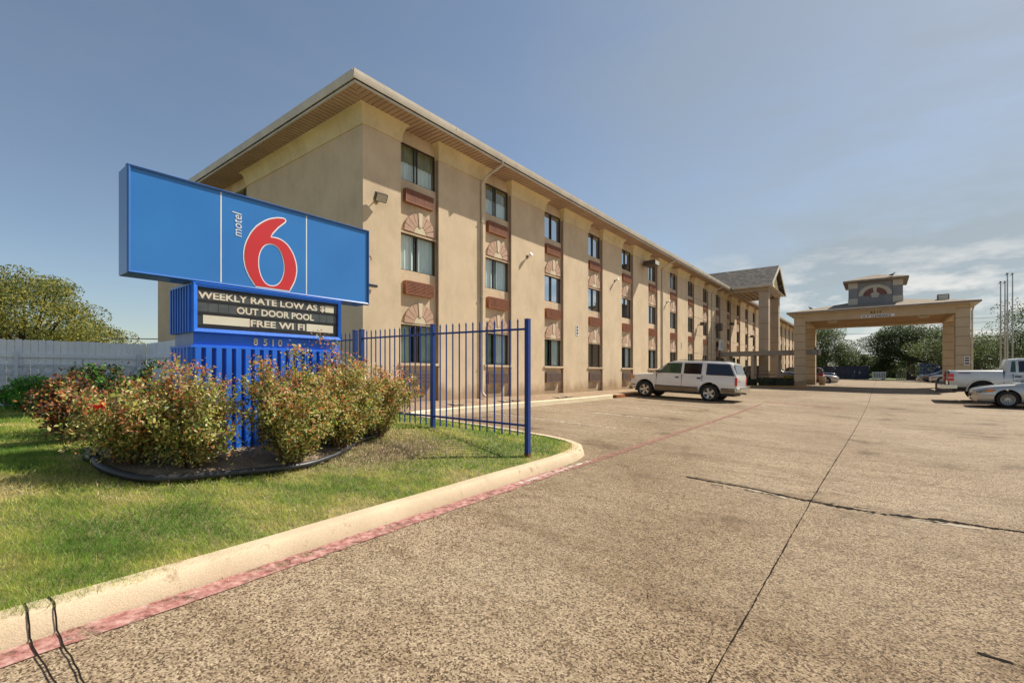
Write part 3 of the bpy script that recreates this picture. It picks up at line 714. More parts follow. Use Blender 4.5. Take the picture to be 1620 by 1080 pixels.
for n_,x,z,s in (('clearance_sign',0,0,0),):
    a=MB(); a.box(-.99,.86,CY0-.03,CY0-.001,3.92,4.12); cs=wpart(a,n_,M['paper'],cn)
    t=text('lettering','16\' 3" CLEARANCE',.19,M['navy_ink'],planeY(-.95,CY0-.032,3.95),cs,off=.006,sx=1.04); 
t=text('house_number','8510',.22,M['frame'],planeY(-.45,CY0-.004,4.2),None,ext=.003,off=.008,space=1.5); t.parent=cn; t.matrix_parent_inverse=Matrix.Translation(-cn.location)
for x in (-2.75,2.45):
    a=MB(); a.box(x-.32,x+.32,42.6,43.2,3.93,4.12); a.box(x-.24,x+.24,42.66,43.14,3.86,3.93); wpart(a,'ceiling_lamp',M['lampglass'],cn)
a=MB(); a.tube([(4.75,CY0-.2,4.5),(4.72,CY0-.1,4.2),(4.68,CY0+.1,4.0),(4.68,CY0+.1,-1.0)],.05,8); wpart(a,'downpipe',M['gutter'],cn,smooth=50)
a=MB(); a.box(4.3,4.56,CY0-.02,CY0-.001,.55,1.1); a.box(4.33,4.53,CY0-.024,CY0-.021,.6,.72,1); a.box(4.33,4.53,CY0-.024,CY0-.021,.78,.9,1); a.box(4.33,4.53,CY0-.024,CY0-.021,.95,1.05,1)
tag(a.build('notice_sign',[M['paper'],M['marq_grey']]),'white notice plate on the right front column of the entrance canopy','sign')
fl=empty('floodlight',(3.4,42.6,4.75),label='boxy floodlight standing on the right end of the canopy roof',cat='floodlight')
a=MB(); a.box(-.3,.3,-.2,.2,.1,.55); a.build('housing',M['bronze'],fl,bev=.03); a=MB(); a.box(-.24,.24,-.21,-.201,.16,.49); a.build('lens',M['lampglass'],fl); a=MB(); a.box(-.05,.05,-.05,.05,-.15,.1); a.box(-.35,.35,-.1,.1,-.02,.02); a.build('bracket',M['bronze'],fl)
# low concrete plinth beside the right columns
a=MB(); a.prism([(2.8,-1.3),(3.7,-1.3),(3.7,-.75),(3.45,-.75),(3.2,-.5),(2.85,-.5),(2.8,-.6)],38.9,39.7,'y'); tag(a.build('concrete_plinth',M['concrete_dark'],bev=.02),'low dark concrete block standing by the right canopy columns behind the pickup','plinth')
a=MB(); a.lathe([(0,-1.1),(.22,-1.1),(.24,-.2),(.2,-.2),(.18,-.3),(0,-.3)],16,c=(-3.85,48.6,0)); tag(a.build('concrete_bin',M['block'],smooth=40),'round tan concrete bin beside the left rear canopy column','bin')
# pigeons
def bird(loc,rz,label):
    root=bpy.data.objects.new('pigeon',None); mb=MB()
    prof=[(-.17,.10,.012),(-.10,.105,.035),(0,.12,.06),(.08,.15,.055),(.12,.2,.03),(.14,.235,.032),(.17,.23,.018),(.2,.225,.006)]
    rings=[]
    for x,z,r in prof: rings.append([(x,r*math.cos(2*math.pi*k/10),z+r*math.sin(2*math.pi*k/10)) for k in range(10)])
    mb.loft(rings); mb.tube([(.0,.02,.07),(.01,.02,0)],.006,5); mb.tube([(.0,-.02,.07),(.01,-.02,0)],.006,5)
    bpy.data.objects.remove(root); o=mb.build('pigeon',M['bird'],smooth=60); o.location=loc; o.rotation_euler=(0,0,rz); o.scale=(1.15,1.15,1.15)
    tag(o,label,'bird','pigeons on the canopy roofs')
bird((.75,43.25,6.93),.4,'dark pigeon perched on the cupola roof'); bird((-4.1,42.6,4.86),2.4,'dark pigeon perched on the left slope of the canopy roof below the cupola')
# ------------------------------------------------------------------ lamps and notices on the motel wall
def flood(loc,rz,label,s=1,tilt=35):
    o=empty('floodlight',loc,rz,label=label,cat='floodlight',group='lamps on the motel wall'); 
    a=MB(); a.box(0,.03,-.06,.06,-.06,.06); a.tube([(.02,0,0),(.1,0,-.01),(.14,0,0)],.015,6); a.build('bracket',M['bronze'],o)
    T=Matrix.Translation((.16,0,0))@Matrix.Rotation(R(tilt),4,'Y')
    a=MB(); a.box(-.03,.08,-.15,.15,-.1,.1,M_=T); h=a.build('housing',M['bronze'],o,bev=.015)
    a=MB(); a.box(.081,.086,-.125,.125,-.08,.08,M_=T); a.build('lens',M['lampglass'],o); o.scale=(s,s,s)
flood((XF,7.93,4.76),R(-10),'square floodlight on the corner pier of the motel above the blue sign',1.15)
for yy,zz,l in ((14.9,4.55,'small white spotlight on the pier between the second and third window columns'),(22.6,4.8,'small spotlight on the pier left of the fourth pair of air conditioners'),(30.2,4.6,'small spotlight beside the downpipe left of the parked truck roof')):
    o=empty('spotlight',(XF,yy,zz),0,label=l,cat='spotlight',group='lamps on the motel wall')
    a=MB(); a.box(0,.03,-.05,.05,-.05,.05); a.tube([(.02,0,0),(.12,0,.02)],.014,6); a.build('bracket',M['bronze'],o)
    T=Matrix.Translation((.12,0,.03))@Matrix.Rotation(R(60),4,'Y'); a=MB(); 
    a.add([tuple(T@Vector(v)) for v in [(r*math.cos(k*math.pi/6),r*math.sin(k*math.pi/6),h) for r,h in ((.03,-.06),(.075,.1)) for k in range(12)]],[(k,(k+1)%12,12+(k+1)%12,12+k) for k in range(12)]+[tuple(range(12,24))])
    a.build('lamp_head',M['paper'],o,smooth=40)
for yy,zz,l in ((8.0,2.6,'small hooked bracket on the motel corner pier right of the blue sign'),):
    a=MB(); a.tube([(XF,7.62,3.12),(XF+.12,7.62,3.12),(XF+.16,7.62,3.08),(XF+.16,7.62,3.0)],.012,6); a.tube([(XF,7.57,3.1),(XF+.05,7.6,3.14)],.01,5); tag(a.build('bracket',M['bronze']),l,'bracket')
cm=empty('security_camera',(XF,7.6,2.34),0,label='black security camera on the motel corner just right of the blue sign',cat='camera')
a=MB(); a.box(0,.04,-.03,.03,-.09,.03); a.tube([(.02,0,0),(.1,0,.02)],.015,6); a.build('bracket',M['black'],cm)
a=MB(); a.box(.05,.13,-.02,.26,-.02,.06); a.build('camera_body',M['black'],cm,bev=.01)
wp=empty('wall_pack_lamp',(XF,27.0-.7,6.3),0,label='big dark box lamp mounted high under the eave of the motel',cat='wall lamp')
a=MB(); a.tube([(-.02,0,0),(.3,0,0)],.05,8); a.build('bracket',M['bronze'],wp); a=MB(); a.box(.15,.85,-.32,.32,-.14,.14); a.build('housing',M['bronze'],wp,bev=.02); a=MB(); a.box(.852,.86,-.28,.28,-.11,.11); a.build('lens',M['lampglass'],wp)
for yy,zz,k in ((36.9,3.65,0),(46.0,4.4,0),(54.5,3.8,0),(41.9,3.9,1)):
    o=empty('spotlight',(XF,yy,zz),0,label={(36.9):'dark spotlight casting a long shadow on the pier before the portico',(46.0):'dark spotlight on the motel wall under the portico roof',(54.5):'dark spotlight on the motel wall beyond the portico',(41.9):'black box lamp on the wall just left of the portico column'}[yy],cat='spotlight',group='lamps on the motel wall')
    a=MB(); a.tube([(0,0,0),(.25,0,.12)],.03,6); a.build('bracket',M['bronze'],o); a=MB(); a.box(.18,.5,-.16,.16,-.02,.22) if not k else a.box(.1,.5,-.25,.25,-.3,.3); a.build('housing',M['bronze'],o,bev=.02)
for yy,zz,l in ((18.75,1.95,'white notice plate on the pier below the spotlights, left of the fourth window column'),(33.1,1.95,'white notice plate on the pier above the white sport utility hood'),):
    a=MB(); a.box(XF,XF+.015,yy-.1,yy+.1,zz-.22,zz+.22)
    for i in range(3): a.box(XF+.0155,XF+.018,yy-.06,yy+.06,zz-.17+i*.14,zz-.07+i*.14,1)
    tag(a.build('notice_sign',[M['paper'],M['marq_grey']]),l,'sign')
a=MB(); a.prism([(41.6,1.95),(42.9,1.95),(43.1,2.85),(41.9,2.85)],XF+.25,XF+.33,'x'); a.box(XF+.331,XF+.335,42.25,42.75,2.2,2.65,1); a.box(XF+.336,XF+.338,42.3,42.48,2.44,2.6,2); a.box(XF+.336,XF+.338,42.52,42.7,2.44,2.6,2); a.box(XF+.336,XF+.338,42.3,42.48,2.25,2.4,2); a.box(XF+.336,XF+.338,42.52,42.7,2.25,2.4,2); a.box(XF,XF+.25,42.2,42.3,2.3,2.5,1)
tag(a.build('office_sign',[M['paper'],M['marq_grey'],M['white']]),'tilted pale board with a grey square hanging above the walkway end at the motel wall','sign')
# stepping stones in the pebble bed
for i,(x,y) in enumerate(((-10.15,12.6),(-10.2,13.2),(-10.1,16.0),(-10.15,16.7),(-10.2,10.3))):
    a=MB(); z=bed(x,y); a.box(x-.2,x+.2,y-.22,y+.22,z-.02,z+.03); tag(a.build('stepping_stone',M['patch'],bev=.01),'flat square stepping stone lying in the pebble bed along the motel wall','stepping stone','stepping stones in the pebble bed')
a=MB(); a.box(-9.78,-9.5,20.1,21.0,-1.1,-.98); a.box(-9.9,-9.6,21.3,21.9,-1.1,-.97); tag(a.build('wheel_stop',m_kerb('red brown stop',(.4,.14,.05),(.3,.1,.04))),'low red brown wheel stop under the nose of the white sport utility','wheel stop')

# ------------------------------------------------------------------ roadside sign
SX=-6.1
sg=empty('roadside_sign',(SX,2.9,-1.0),label='blue roadside pylon sign with red number six and black letter board',cat='sign')
def sp(mb,name,mats,**k): return wpart(mb,name,mats,sg,**k)
y0,y1,z0,z1=1.42,4.34,1.045,2.165
a=MB(); a.box(SX-.33,SX-.05,y0+.02,y1-.02,z0+.02,z1-.02)
# bevelled retainer frame
def frame(mb,y0,y1,z0,z1,w,xb,xf,mi=0):
    o=[(y0,z0),(y1,z0),(y1,z1),(y0,z1)]; i_=[(y0+w,z0+w),(y1-w,z0+w),(y1-w,z1-w),(y0+w,z1-w)]
    vs=[(xb,*p) for p in o]+[(xf-.02,*p) for p in o]+[(xf,p[0]+(.012 if p[0]<(y0+y1)/2 else -.012),p[1]+(.012 if p[1]<(z0+z1)/2 else -.012)) for p in o]+[(xf-.012,*p) for p in i_]+[(xb,*p) for p in i_]
    fs=[]
    for k in range(4):
        j=(k+1)%4
        for q in range(4): fs.append((q*4+k,q*4+j,(q+1)*4+j,(q+1)*4+k))
        fs.append((16+k,16+j,j,k))
    mb.add(vs,fs,mi)
a.prism([(y0,z0),(y1,z0),(y1,z1),(y0,z1)],SX-.34,SX-.075,'x'); cab=sp(a,'cabinet',M['frame_blue'],bev=.012)
a=MB(); frame(a,y0-.004,y1+.004,z0-.004,z1+.004,.03,SX-.075,SX+.004); under(a.build('retainer_frame',M['frame_blue']),cab)
a=MB(); a.box(SX-.06,SX-.02,y0+.026,y1-.026,z0+.026,z1-.026); face=sp(a,'sign_face',M['sign_blue'])
fx=SX-.0195
a=MB()
for yy in (2.293,3.345): a.add([(fx+.001,yy,z0+.03),(fx+.001,yy+.014,z0+.03),(fx+.001,yy+.014,z1-.03),(fx+.001,yy,z1-.03)],[(0,1,2,3)])
a.build('white_line',M['white_ink'],face)
outer=[(3.027,2.027),(3.06,2.022),(3.076,2.005),(3.075,1.985),(3.062,1.962),(3.03,1.93),(2.98,1.88),(2.937,1.824),(2.905,1.78),(2.883,1.744),(2.93,1.753),(2.966,1.751),(3.012,1.742),(3.051,1.724),(3.095,1.695),(3.133,1.65),(3.165,1.605),(3.19,1.55),(3.21,1.49),(3.222,1.425),(3.224,1.36),(3.214,1.288),(3.198,1.23),(3.176,1.178),(3.145,1.12),(3.12,1.076),(2.69,1.076),(2.665,1.11),(2.633,1.157),(2.605,1.2),(2.583,1.25),(2.565,1.295),(2.553,1.345),(2.545,1.4),(2.544,1.457),(2.548,1.51),(2.557,1.562),(2.573,1.62),(2.596,1.674),(2.622,1.732),(2.655,1.786),(2.695,1.84),(2.745,1.89),(2.795,1.932),(2.848,1.968),(2.9,1.993),(2.96,2.015)]
inner=[(2.871,1.641),(2.9,1.643),(2.93,1.635),(2.956,1.62),(2.978,1.597),(2.999,1.565),(3.014,1.527),(3.03,1.475),(3.039,1.42),(3.041,1.37),(3.038,1.322),(3.028,1.277),(3.014,1.236),(2.995,1.198),(2.971,1.167),(2.94,1.142),(2.907,1.13),(2.877,1.127),(2.848,1.132),(2.82,1.146),(2.797,1.168),(2.777,1.198),(2.76,1.234),(2.747,1.277),(2.738,1.322),(2.734,1.37),(2.734,1.415),(2.738,1.458),(2.747,1.5),(2.761,1.54),(2.78,1.576),(2.8,1.602),(2.822,1.622),(2.846,1.635)]
def flat_shape(name,loops,x,mt,parent,depth=.0012,clipz=1.073):
    cu=bpy.data.curves.new(name,'CURVE'); cu.dimensions='2D'; cu.fill_mode='BOTH'; cu.extrude=depth
    for lp in loops:
        s=cu.splines.new('POLY'); s.points.add(len(lp)-1); s.use_cyclic_u=True
        for i,(u,v) in enumerate(lp): s.points[i].co=(u,max(v,clipz),0,1)
    o=bpy.data.objects.new('tmp',cu); C.objects.link(o); bpy.context.view_layer.update()
    me=bpy.data.meshes.new_from_object(o.evaluated_get(bpy.context.evaluated_depsgraph_get())); bpy.data.objects.remove(o)
    me.transform(planeX(x,0,0)); me.materials.clear(); me.materials.append(mt); o=bpy.data.objects.new(name,me); C.objects.link(o); o.parent=parent; return o
def offs(lp,d):
    n=len(lp); out=[]
    for i in range(n):
        ax,ay=lp[i-1]; bx,by=lp[(i+1)%n]; dx,dy=bx-ax,by-ay; l=math.hypot(dx,dy) or 1; out.append((lp[i][0]+dy/l*d,lp[i][1]-dx/l*d))
    return out
area=sum(outer[i-1][0]*outer[i][1]-outer[i][0]*outer[i-1][1] for i in range(len(outer)))
sgn=1 if area>0 else -1
areai=sum(inner[i-1][0]*inner[i][1]-inner[i][0]*inner[i-1][1] for i in range(len(inner))); sgi=1 if areai>0 else -1
flat_shape('numeral_outline',[outer,offs(inner,.002*sgi)],fx+.0015,M['white_ink'],face)
flat_shape('numeral',[offs(outer,-.016*sgn),offs(inner,.014*sgi)],fx+.0045,M['red_ink'],face)
text('lettering','motel',.155,M['white_ink'],planeX(fx+.0025,2.528,1.652,R(90)),face,ext=.001,off=0,sx=.80,shear=.12)
# letter board
my0,my1,mz0,mz1=2.0,3.868,.47,1.044
a=MB(); a.box(SX-.69,SX-.06,my0,my1,mz0,mz1-.002); mq=sp(a,'letter_board_cabinet',M['frame_blue'],bev=.008)
a=MB()
frame(a,my0-.002,my1+.002,mz0-.002,mz1,.052,SX-.058,SX+.012)
for x in [SX-.66+i*.083 for i in range(8)]: a.box(x,x+.03,my0-.022,my0-.001,mz0+.002,mz1-.04)
under(a.build('trim_frame',M['pylon_blue']),mq)
a=MB(); a.box(SX-.058,SX-.03,my0+.05,my1-.05,mz0+.05,mz1-.052); bd=sp(a,'letter_board',M['marq_black'])
xx=SX-.03
a=MB()
rows=[(.855,.962),(.715,.822),(.573,.68)]
for za in (.972,.985,1.0-.012): pass
for zr in (.966,.978,.826,.838,.848,.684,.696,.706,.535,.548,.56): a.box(xx,xx+.006,my0+.052,my1-.052,zr,zr+.006)
a.build('rail',M['black'],bd)
a=MB(); rnd=random.Random(4)
def tiles(y0,y1,r,w=.085):
    y=y0
    while y<y1-.01:
        e=min(y+w*rnd.choice((.6,1,1,1.3)),y1); a.box(xx,xx+.003+rnd.uniform(0,.002),y+.002,e-.002,rows[r][0],rows[r][1]-.004,0); y=e
tiles(2.056,3.62,0); tiles(2.056,3.80,1,.11); tiles(2.64,3.36,2); tiles(3.77,3.81,0)
a.build('black_tile',M['marq_grey'],bd)
for q_ in ((2.115,2.625,.575,.676),(3.345,3.752,.575,.676),(3.63,3.762,.859,.952)): a=MB(); a.box(xx,xx+.004,*q_); a.build('blank_cream_tile',M['marq_cream'],bd)
def rowtext(s,ya,yb,r,size=.112):
    t=text('lettering',s,size,M['marq_cream'],planeX(xx+.0065,0,rows[r][0]+.012),bd,ext=.0008,off=.003)
    ys=[v.co.y for v in t.data.vertices]; a0,b0=min(ys),max(ys); k=(yb-ya)/(b0-a0)
    for v in t.data.vertices: v.co.y=ya+(v.co.y-a0)*k
    e=t.copy(); e.data=t.data.copy(); C.objects.link(e); e.name='letter_edge'; e.parent=bd; e.data.materials[0]=M['letter_edge']
    for v in e.data.vertices: v.co.y-=.006; v.co.x-=.0013
rowtext('WEEKLY RATE LOW AS $',2.062,3.622,0); rowtext('OUT DOOR POOL',2.475,3.46,1); rowtext('FREE WI FI',2.635,3.33,2)
# neck and lower body
a=MB(); a.box(SX-.63,SX-.045,2.03,3.85,.325,.47); sp(a,'neck',M['pylon_blue'])
a=MB(); a.box(SX-.629,SX-.05,2.024,2.0298,.327,.468); sp(a,'faded_panel',M['pale_blue'])
a=MB(); a.box(SX-.66,SX-.03,2.0,3.87,-1.15,.30); a.box(SX-.67,SX-.01,1.985,3.885,.30,.325)
body=sp(a,'lower_body',M['pylon_blue'])
a=MB(); g_=MB(); y=2.02
while y<3.84:
    a.prism([(y,SX-.03),(y+.012,SX),(y+.062,SX),(y+.074,SX-.03)],-1.12,.298,'z') if False else a.add([(SX-.03,y,-1.12),(SX,y+.01,-1.12),(SX,y+.068,-1.12),(SX-.03,y+.078,-1.12),(SX-.03,y,.298),(SX,y+.01,.298),(SX,y+.068,.298),(SX-.03,y+.078,.298)],[(0,1,5,4),(1,2,6,5),(2,3,7,6),(4,5,6,7),(0,3,2,1)])
    g_.box(SX-.0298,SX-.027,y+.078,y+.1075,-1.12,.298); y+=.1075
x=SX-.65
while x<SX-.06:
    a.add([(x,2.0,-1.12),(x+.01,1.98,-1.12),(x+.06,1.98,-1.12),(x+.07,2.0,-1.12),(x,2.0,.298),(x+.01,1.98,.298),(x+.06,1.98,.298),(x+.07,2.0,.298)],[(0,1,5,4),(1,2,6,5),(2,3,7,6),(4,5,6,7)]); x+=.1
under(a.build('ribbed_cladding',M['pylon_blue']),body); under(g_.build('groove',M['groove_blue']),body)
for i,(ch,yy) in enumerate((('8',2.672),('5',2.79),('1',2.885),('0',2.975))):
    under(text('house_number',ch,.115,M['letter_cream'],planeX(SX-.038,yy,.358),None,ext=.004,off=.0),sg) if False else None
    t=text('house_number',ch,.115,M['letter_cream'],planeX(SX-.038,yy,.358),None,ext=.004,off=.002); t.parent=sg; t.matrix_parent_inverse=Matrix.Translation(-sg.location)
for o in (cab,face,mq,bd,body): pass
# ------------------------------------------------------------------ blue picket fence
FY=5.65
fn=empty('picket_fence',(-6.6,FY,-1.0),label='dark blue metal picket fence across the lawn in front of the motel',cat='fence')
def fp(mb,name,mt,**k): return wpart(mb,name,mt,fn,**k)
posts=[(-4.09,.80,-1.28),(-6.12,.85,-1.0),(-8.20,.88,-1.0),(-8.42,.88,-1.0),(-10.6,.88,-1.0)]
for x,t,b in posts:
    a=MB(); h=.034 if x>-7 else .04; a.box(x-h,x+h,FY-h,FY+h,b,t); a.box(x-h-.004,x+h+.004,FY-h-.004,FY+h+.004,t,t+.01); fp(a,'post',M['fence_blue'],bev=.003)
a=MB(); a.box(-4.09-.036,-4.09+.036,FY-.036,FY+.036,-1.3,-1.17); fp(a,'rusty_post_foot',mat('rust',(.2,.07,.03),(.1,.04,.03),20,.8))
for x0,x1 in ((-4.12,-6.09),(-6.15,-8.17),(-8.46,-10.56)):
    zt0,zt1=(.645,.675) if x0>-5 else (.675,.69)
    for zz in (0,-1.425):
        a=MB(); a.add([(x,FY+s*.015,z) for x,z in ((x0,zt0+zz),(x1,zt1+zz)) for s in (-1,1)]+[(x,FY+s*.015,z+.03) for x,z in ((x0,zt0+zz),(x1,zt1+zz)) for s in (-1,1)],[(0,1,5,4),(2,3,7,6),(0,2,6,4),(1,3,7,5),(4,5,7,6),(0,1,3,2)]); fp(a,'rail',M['fence_blue'])
    n=12 if x0>-5 else 13
    for i in range(n):
        x=x0+(x1-x0)*(i+1)/(n+1); z=zt0+(zt1-zt0)*(i+1)/(n+1); a=MB(); r=.0085
        a.box(x-r,x+r,FY-r,FY+r,z-1.57,z+.125); a.add([(x-r,FY-r,z+.125),(x+r,FY-r,z+.125),(x+r,FY+r,z+.125),(x-r,FY+r,z+.125),(x-r*1.7,FY-r,z+.135),(x+r*1.7,FY-r,z+.135),(x+r*1.7,FY+r,z+.135),(x-r*1.7,FY+r,z+.135),(x,FY,z+.185)],[(0,1,5,4),(1,2,6,5),(2,3,7,6),(3,0,4,7),(4,5,8),(5,6,8),(6,7,8),(7,4,8)])
        fp(a,'picket',M['fence_blue'])
# ------------------------------------------------------------------ weathered white fence
def board_fence(p,q,label,top,n,seed):
    p=Vector(p);q=Vector(q); d=q-p; L_=d.length; ang=math.atan2(d.y,d.x)
    o=empty('board_fence',(p.x,p.y,-.87),ang,label=label,cat='fence'); rnd=random.Random(seed); w=L_/n
    a=MB()
    for i in range(n):
        x=i*w; h=top+.87+rnd.uniform(-.012,.012); t=rnd.uniform(0,.008)
        a.prism([(x+.003,-.05),(x+w-.003,-.05),(x+w-.003,h-.025),(x+w-.022,h),(x+.022,h),(x+.003,h-.025)],0+t,.018+t,'y')
    a.build('board',M['fencewhite'],o)
    a=MB(); a.box(0,L_,-.04,-.002,.18,.27); a.box(0,L_,-.04,-.002,top+.87-.46,top+.87-.36)
    a.build('rail',M['fencewhite'],o)
    return o,L_
F1,L1=board_fence((-18.2,-3.5),(-17.4,4.5),'long weathered white board fence at the left edge of the lawn',.89,56,1)
a=MB(); z1_,z0_=1.09,.86
for z in (z1_,z0_,.72,.06): a.box(0,L1,-.085,-.06,z,z+.03)
for i in range(int(L1/.12)): a.box(.05+i*.12,.062+i*.12,-.08,-.067,.0,.86)
for x in (.1,2.6,5.3,7.8): a.box(x,x+.07,-.1,-.05,0,1.45)
n=int(L1/.24)
for i in range(n):
    c=.16+i*.24
    pts=[(c+.1*math.cos(2*math.pi*k/14),-.072,.99+.09*math.sin(2*math.pi*k/14)) for k in range(15)]; a.tube(pts,.011,5,cap=False)
    a.tube([(c+.09,-.072,.9),(c+.15,-.072,1.08)],.009,5)
a.build('iron_panel',M['ironwhite'],F1)
F2,L2=board_fence((-17.4,4.5),(-11.2,4.35),'short weathered white board fence running from the corner behind the blue sign',.9,43,2)
# ------------------------------------------------------------------ plants
def leaf_quads(Cn,size,rng,flat=.0,asp=.55):
    n=len(Cn); u=rng.normal(size=(n,3)); u/=np.linalg.norm(u,axis=1)[:,None]
    r=rng.normal(size=(n,3)); r[:,2]+=flat*2; v=np.cross(u,r); v/=np.linalg.norm(v,axis=1)[:,None]+1e-9
    w=np.cross(u,v)
    L_=size*rng.uniform(.6,1.35,n)[:,None]; W_=L_*asp
    P=np.stack([Cn-u*L_/2, Cn+v*W_/2+w*L_*.12, Cn+u*L_/2, Cn-v*W_/2+w*L_*.12],1); return P
def rose(loc,rx,ry,h,n,seed,label,group,tipred=.5,gaps=0,mats=ROSE,probs=None,lsize=.04,canes=34,name='rose_bush',cat='bush'):
    rng=np.random.default_rng(seed); rnd=random.Random(seed)
    z0=lawn(loc[0],loc[1]); root=empty(name,(loc[0],loc[1],z0),label=label,cat=cat,group=group)
    st=MB(); pts=[]
    for i in range(canes):
        a=rnd.uniform(0,2*math.pi); rr=math.sqrt(rnd.uniform(0,1)); tx,ty=rx*rr*math.cos(a),ry*rr*math.sin(a)
        hh=h*(1-.45*rr*rr)*rnd.uniform(.5,1.0)*(1.2 if i<4 else 1)
        base=Vector((tx*.22,ty*.22,-.02)); tip=Vector((tx,ty,hh)); mid=Vector((tx*.5+rnd.uniform(-.05,.05),ty*.5+rnd.uniform(-.05,.05),hh*.62))
        cane=[]
        for k in range(9):
            t=k/8; cane.append(base*(1-t)**2+mid*2*t*(1-t)+tip*t*t)
        st.tube(cane,[.009*(1-.7*k/8) for k in range(9)],5)
        for k in range(2,9):
            p=cane[k]; q=6 if k<4 else 12
            sub=p+Vector((rnd.gauss(0,.09*rx/.5),rnd.gauss(0,.09*rx/.5),rnd.gauss(.03,.05)))
            if k>3: st.tube([p,(p+sub)/2+Vector((0,0,.01)),sub],[.004,.003,.002],4)
            pts.append((p,.045,q)); pts.append((sub,.05,q))
    tot=sum(p[2] for p in pts); Cn=[]
    for p,s,q in pts:
        k=max(1,int(n*q/tot)); Cn.append(rng.normal(size=(k,3))*s+np.array(p))
    Cn=np.concatenate(Cn); Cn=Cn[Cn[:,2]>.03]
    hgt=Cn[:,2]/h+rng.normal(0,.18,len(Cn)); u=rng.random(len(Cn))
    patch=hnoise(Cn[:,0]*1.0+loc[0],Cn[:,1]+Cn[:,2]*1.3,9,seed)
    mi=np.select([u<.22,u<.42,u<.62,u<.82],[0,1,2,3],0)
    red=(hgt+.5*patch>.80-.22*(tipred-.5))&(rng.random(len(Cn))<tipred*.8); mi=np.where(red,np.where(rng.random(len(Cn))<.6,4,5),mi)
    mi=np.where((rng.random(len(Cn))<.10),4,mi)
    if probs is not None: mi=rng.choice(len(probs),len(Cn),p=probs)
    quads('foliage',leaf_quads(Cn,lsize,rng,.3),mi,mats,root)
    st.build('stems',M['twig'],root,fix=False)
    return root
BG='rose bushes planted in front of the sign'
b1=rose((-6.15,1.42),.64,.44,1.0,13000,1,'rose bush at the left end of the bed carrying one red bloom',BG,.75)
rose((-5.66,1.84),.52,.42,1.22,14000,2,'rose bush with reddish tips before the left half of the blue sign base',BG,.75)
rose((-5.34,2.74),.50,.50,1.34,17000,3,'tallest rose bush, right of the bare gap on the blue sign base',BG,.65)
rose((-5.66,3.62),.52,.54,1.36,19000,4,'rose bush with green lower leaves at the right corner of the blue sign base',BG,.7)
rose((-6.02,4.40),.60,.56,1.12,16000,5,'rust coloured rose bush at the right end of the bed by the picket fence',BG,.95)
a=MB()
for k in range(14):
    an=k*2.4; r=.012+.002*k; T=Matrix.Translation((r*math.cos(an)*.8,r*math.sin(an)*.8,.004*k))@Matrix.Rotation(an,4,'Z')@Matrix.Rotation(R(40+2*k),4,'Y')
    a.add([T@Vector(v) for v in ((0,-.016,0),(.03,-.018,.004),(.036,0,.01),(.03,.018,.004),(0,.016,0))],[(0,1,2,3,4)])
rb_=a.build('red_bloom',M['rosered'],b1,fix=False); rb_.location=(.34,-.28,.62); rb_.rotation_euler=(R(20),R(45),0)
GB=[TREEL[0],TREEL[1],leafmat('bush green',(.14,.38,.04)),ROSE[4],leafmat('bush red brown',(.12,.04,.03))]
rose((-9.3,2.1),.85,.7,1.12,15000,8,'dark green shrub growing in the shade behind the left rose bush',None,.2,mats=GB,probs=[.42,.3,.15,.05,.08],lsize=.05,canes=34,name='shrub',cat='shrub')
rose((-8.3,1.35),.45,.5,.9,7000,18,'red brown leaved shrub between the left rose bush and the dark green shrub',None,.2,mats=GB,probs=[.2,.08,.05,.27,.4],lsize=.045,canes=20,name='shrub',cat='shrub')
rose((-15.4,1.9),.75,.62,.85,13000,9,'bright green rounded shrub in front of the white board fence',None,.2,mats=GB,probs=[.04,.14,.8,.01,.01],lsize=.06,canes=40,name='shrub',cat='shrub')
def smooth(pts,n=6):
    out=[]; P=[Vector(p) for p in pts]
    for i in range(len(P)-1):
        p0,p1,p2,p3=P[max(i-1,0)],P[i],P[i+1],P[min(i+2,len(P)-1)]
        for k in range(n):
            t=k/n; out.append(.5*((2*p1)+(p2-p0)*t+(2*p0-5*p1+4*p2-p3)*t*t+(3*p1-p0-3*p2+p3)*t**3))
    out.append(P[-1]); return out
pp=smooth([(x,y,lawn(x,y)+.045) for x,y in PIPE]); a=MB(); a.tube(pp,[(.042-.018*i/len(pp))+.003*math.sin(i*2.1) for i in range(len(pp))],12)
a.tube([pp[0],pp[0]+Vector((-.1,-.02,.02)),pp[0]+Vector((-.2,.02,.01))],[.055,.065,.06],12); a.tube([pp[-1]+Vector((0,0,0)),pp[-1]+Vector((-.06,.08,.06)),pp[-1]+Vector((-.1,.12,.11))],[.03,.075,.07],12)
tag(a.build('drain_pipe',M['black'],smooth=60),'black flexible drain pipe curving along the front of the rose bed','pipe')
# mulch bed
mb=MB(); xs=fr(-7.6,-4.95,.07); ys=fr(.8,5.2,.07); rnd=random.Random(3)
mb.v=[(x,y,lawn(x,y)+.012+rnd.uniform(0,.022)) for y in ys for x in xs]; nx=len(xs)
for j in range(len(ys)-1):
    for i in range(nx-1):
        if in_bed((xs[i]+xs[i+1])/2,(ys[j]+ys[j+1])/2): mb.f.append((j*nx+i,j*nx+i+1,(j+1)*nx+i+1,(j+1)*nx+i)); mb.m.append(0)
mb.build('mulch_bed',M['soil'],smooth=60,fix=False)['kind']='structure'
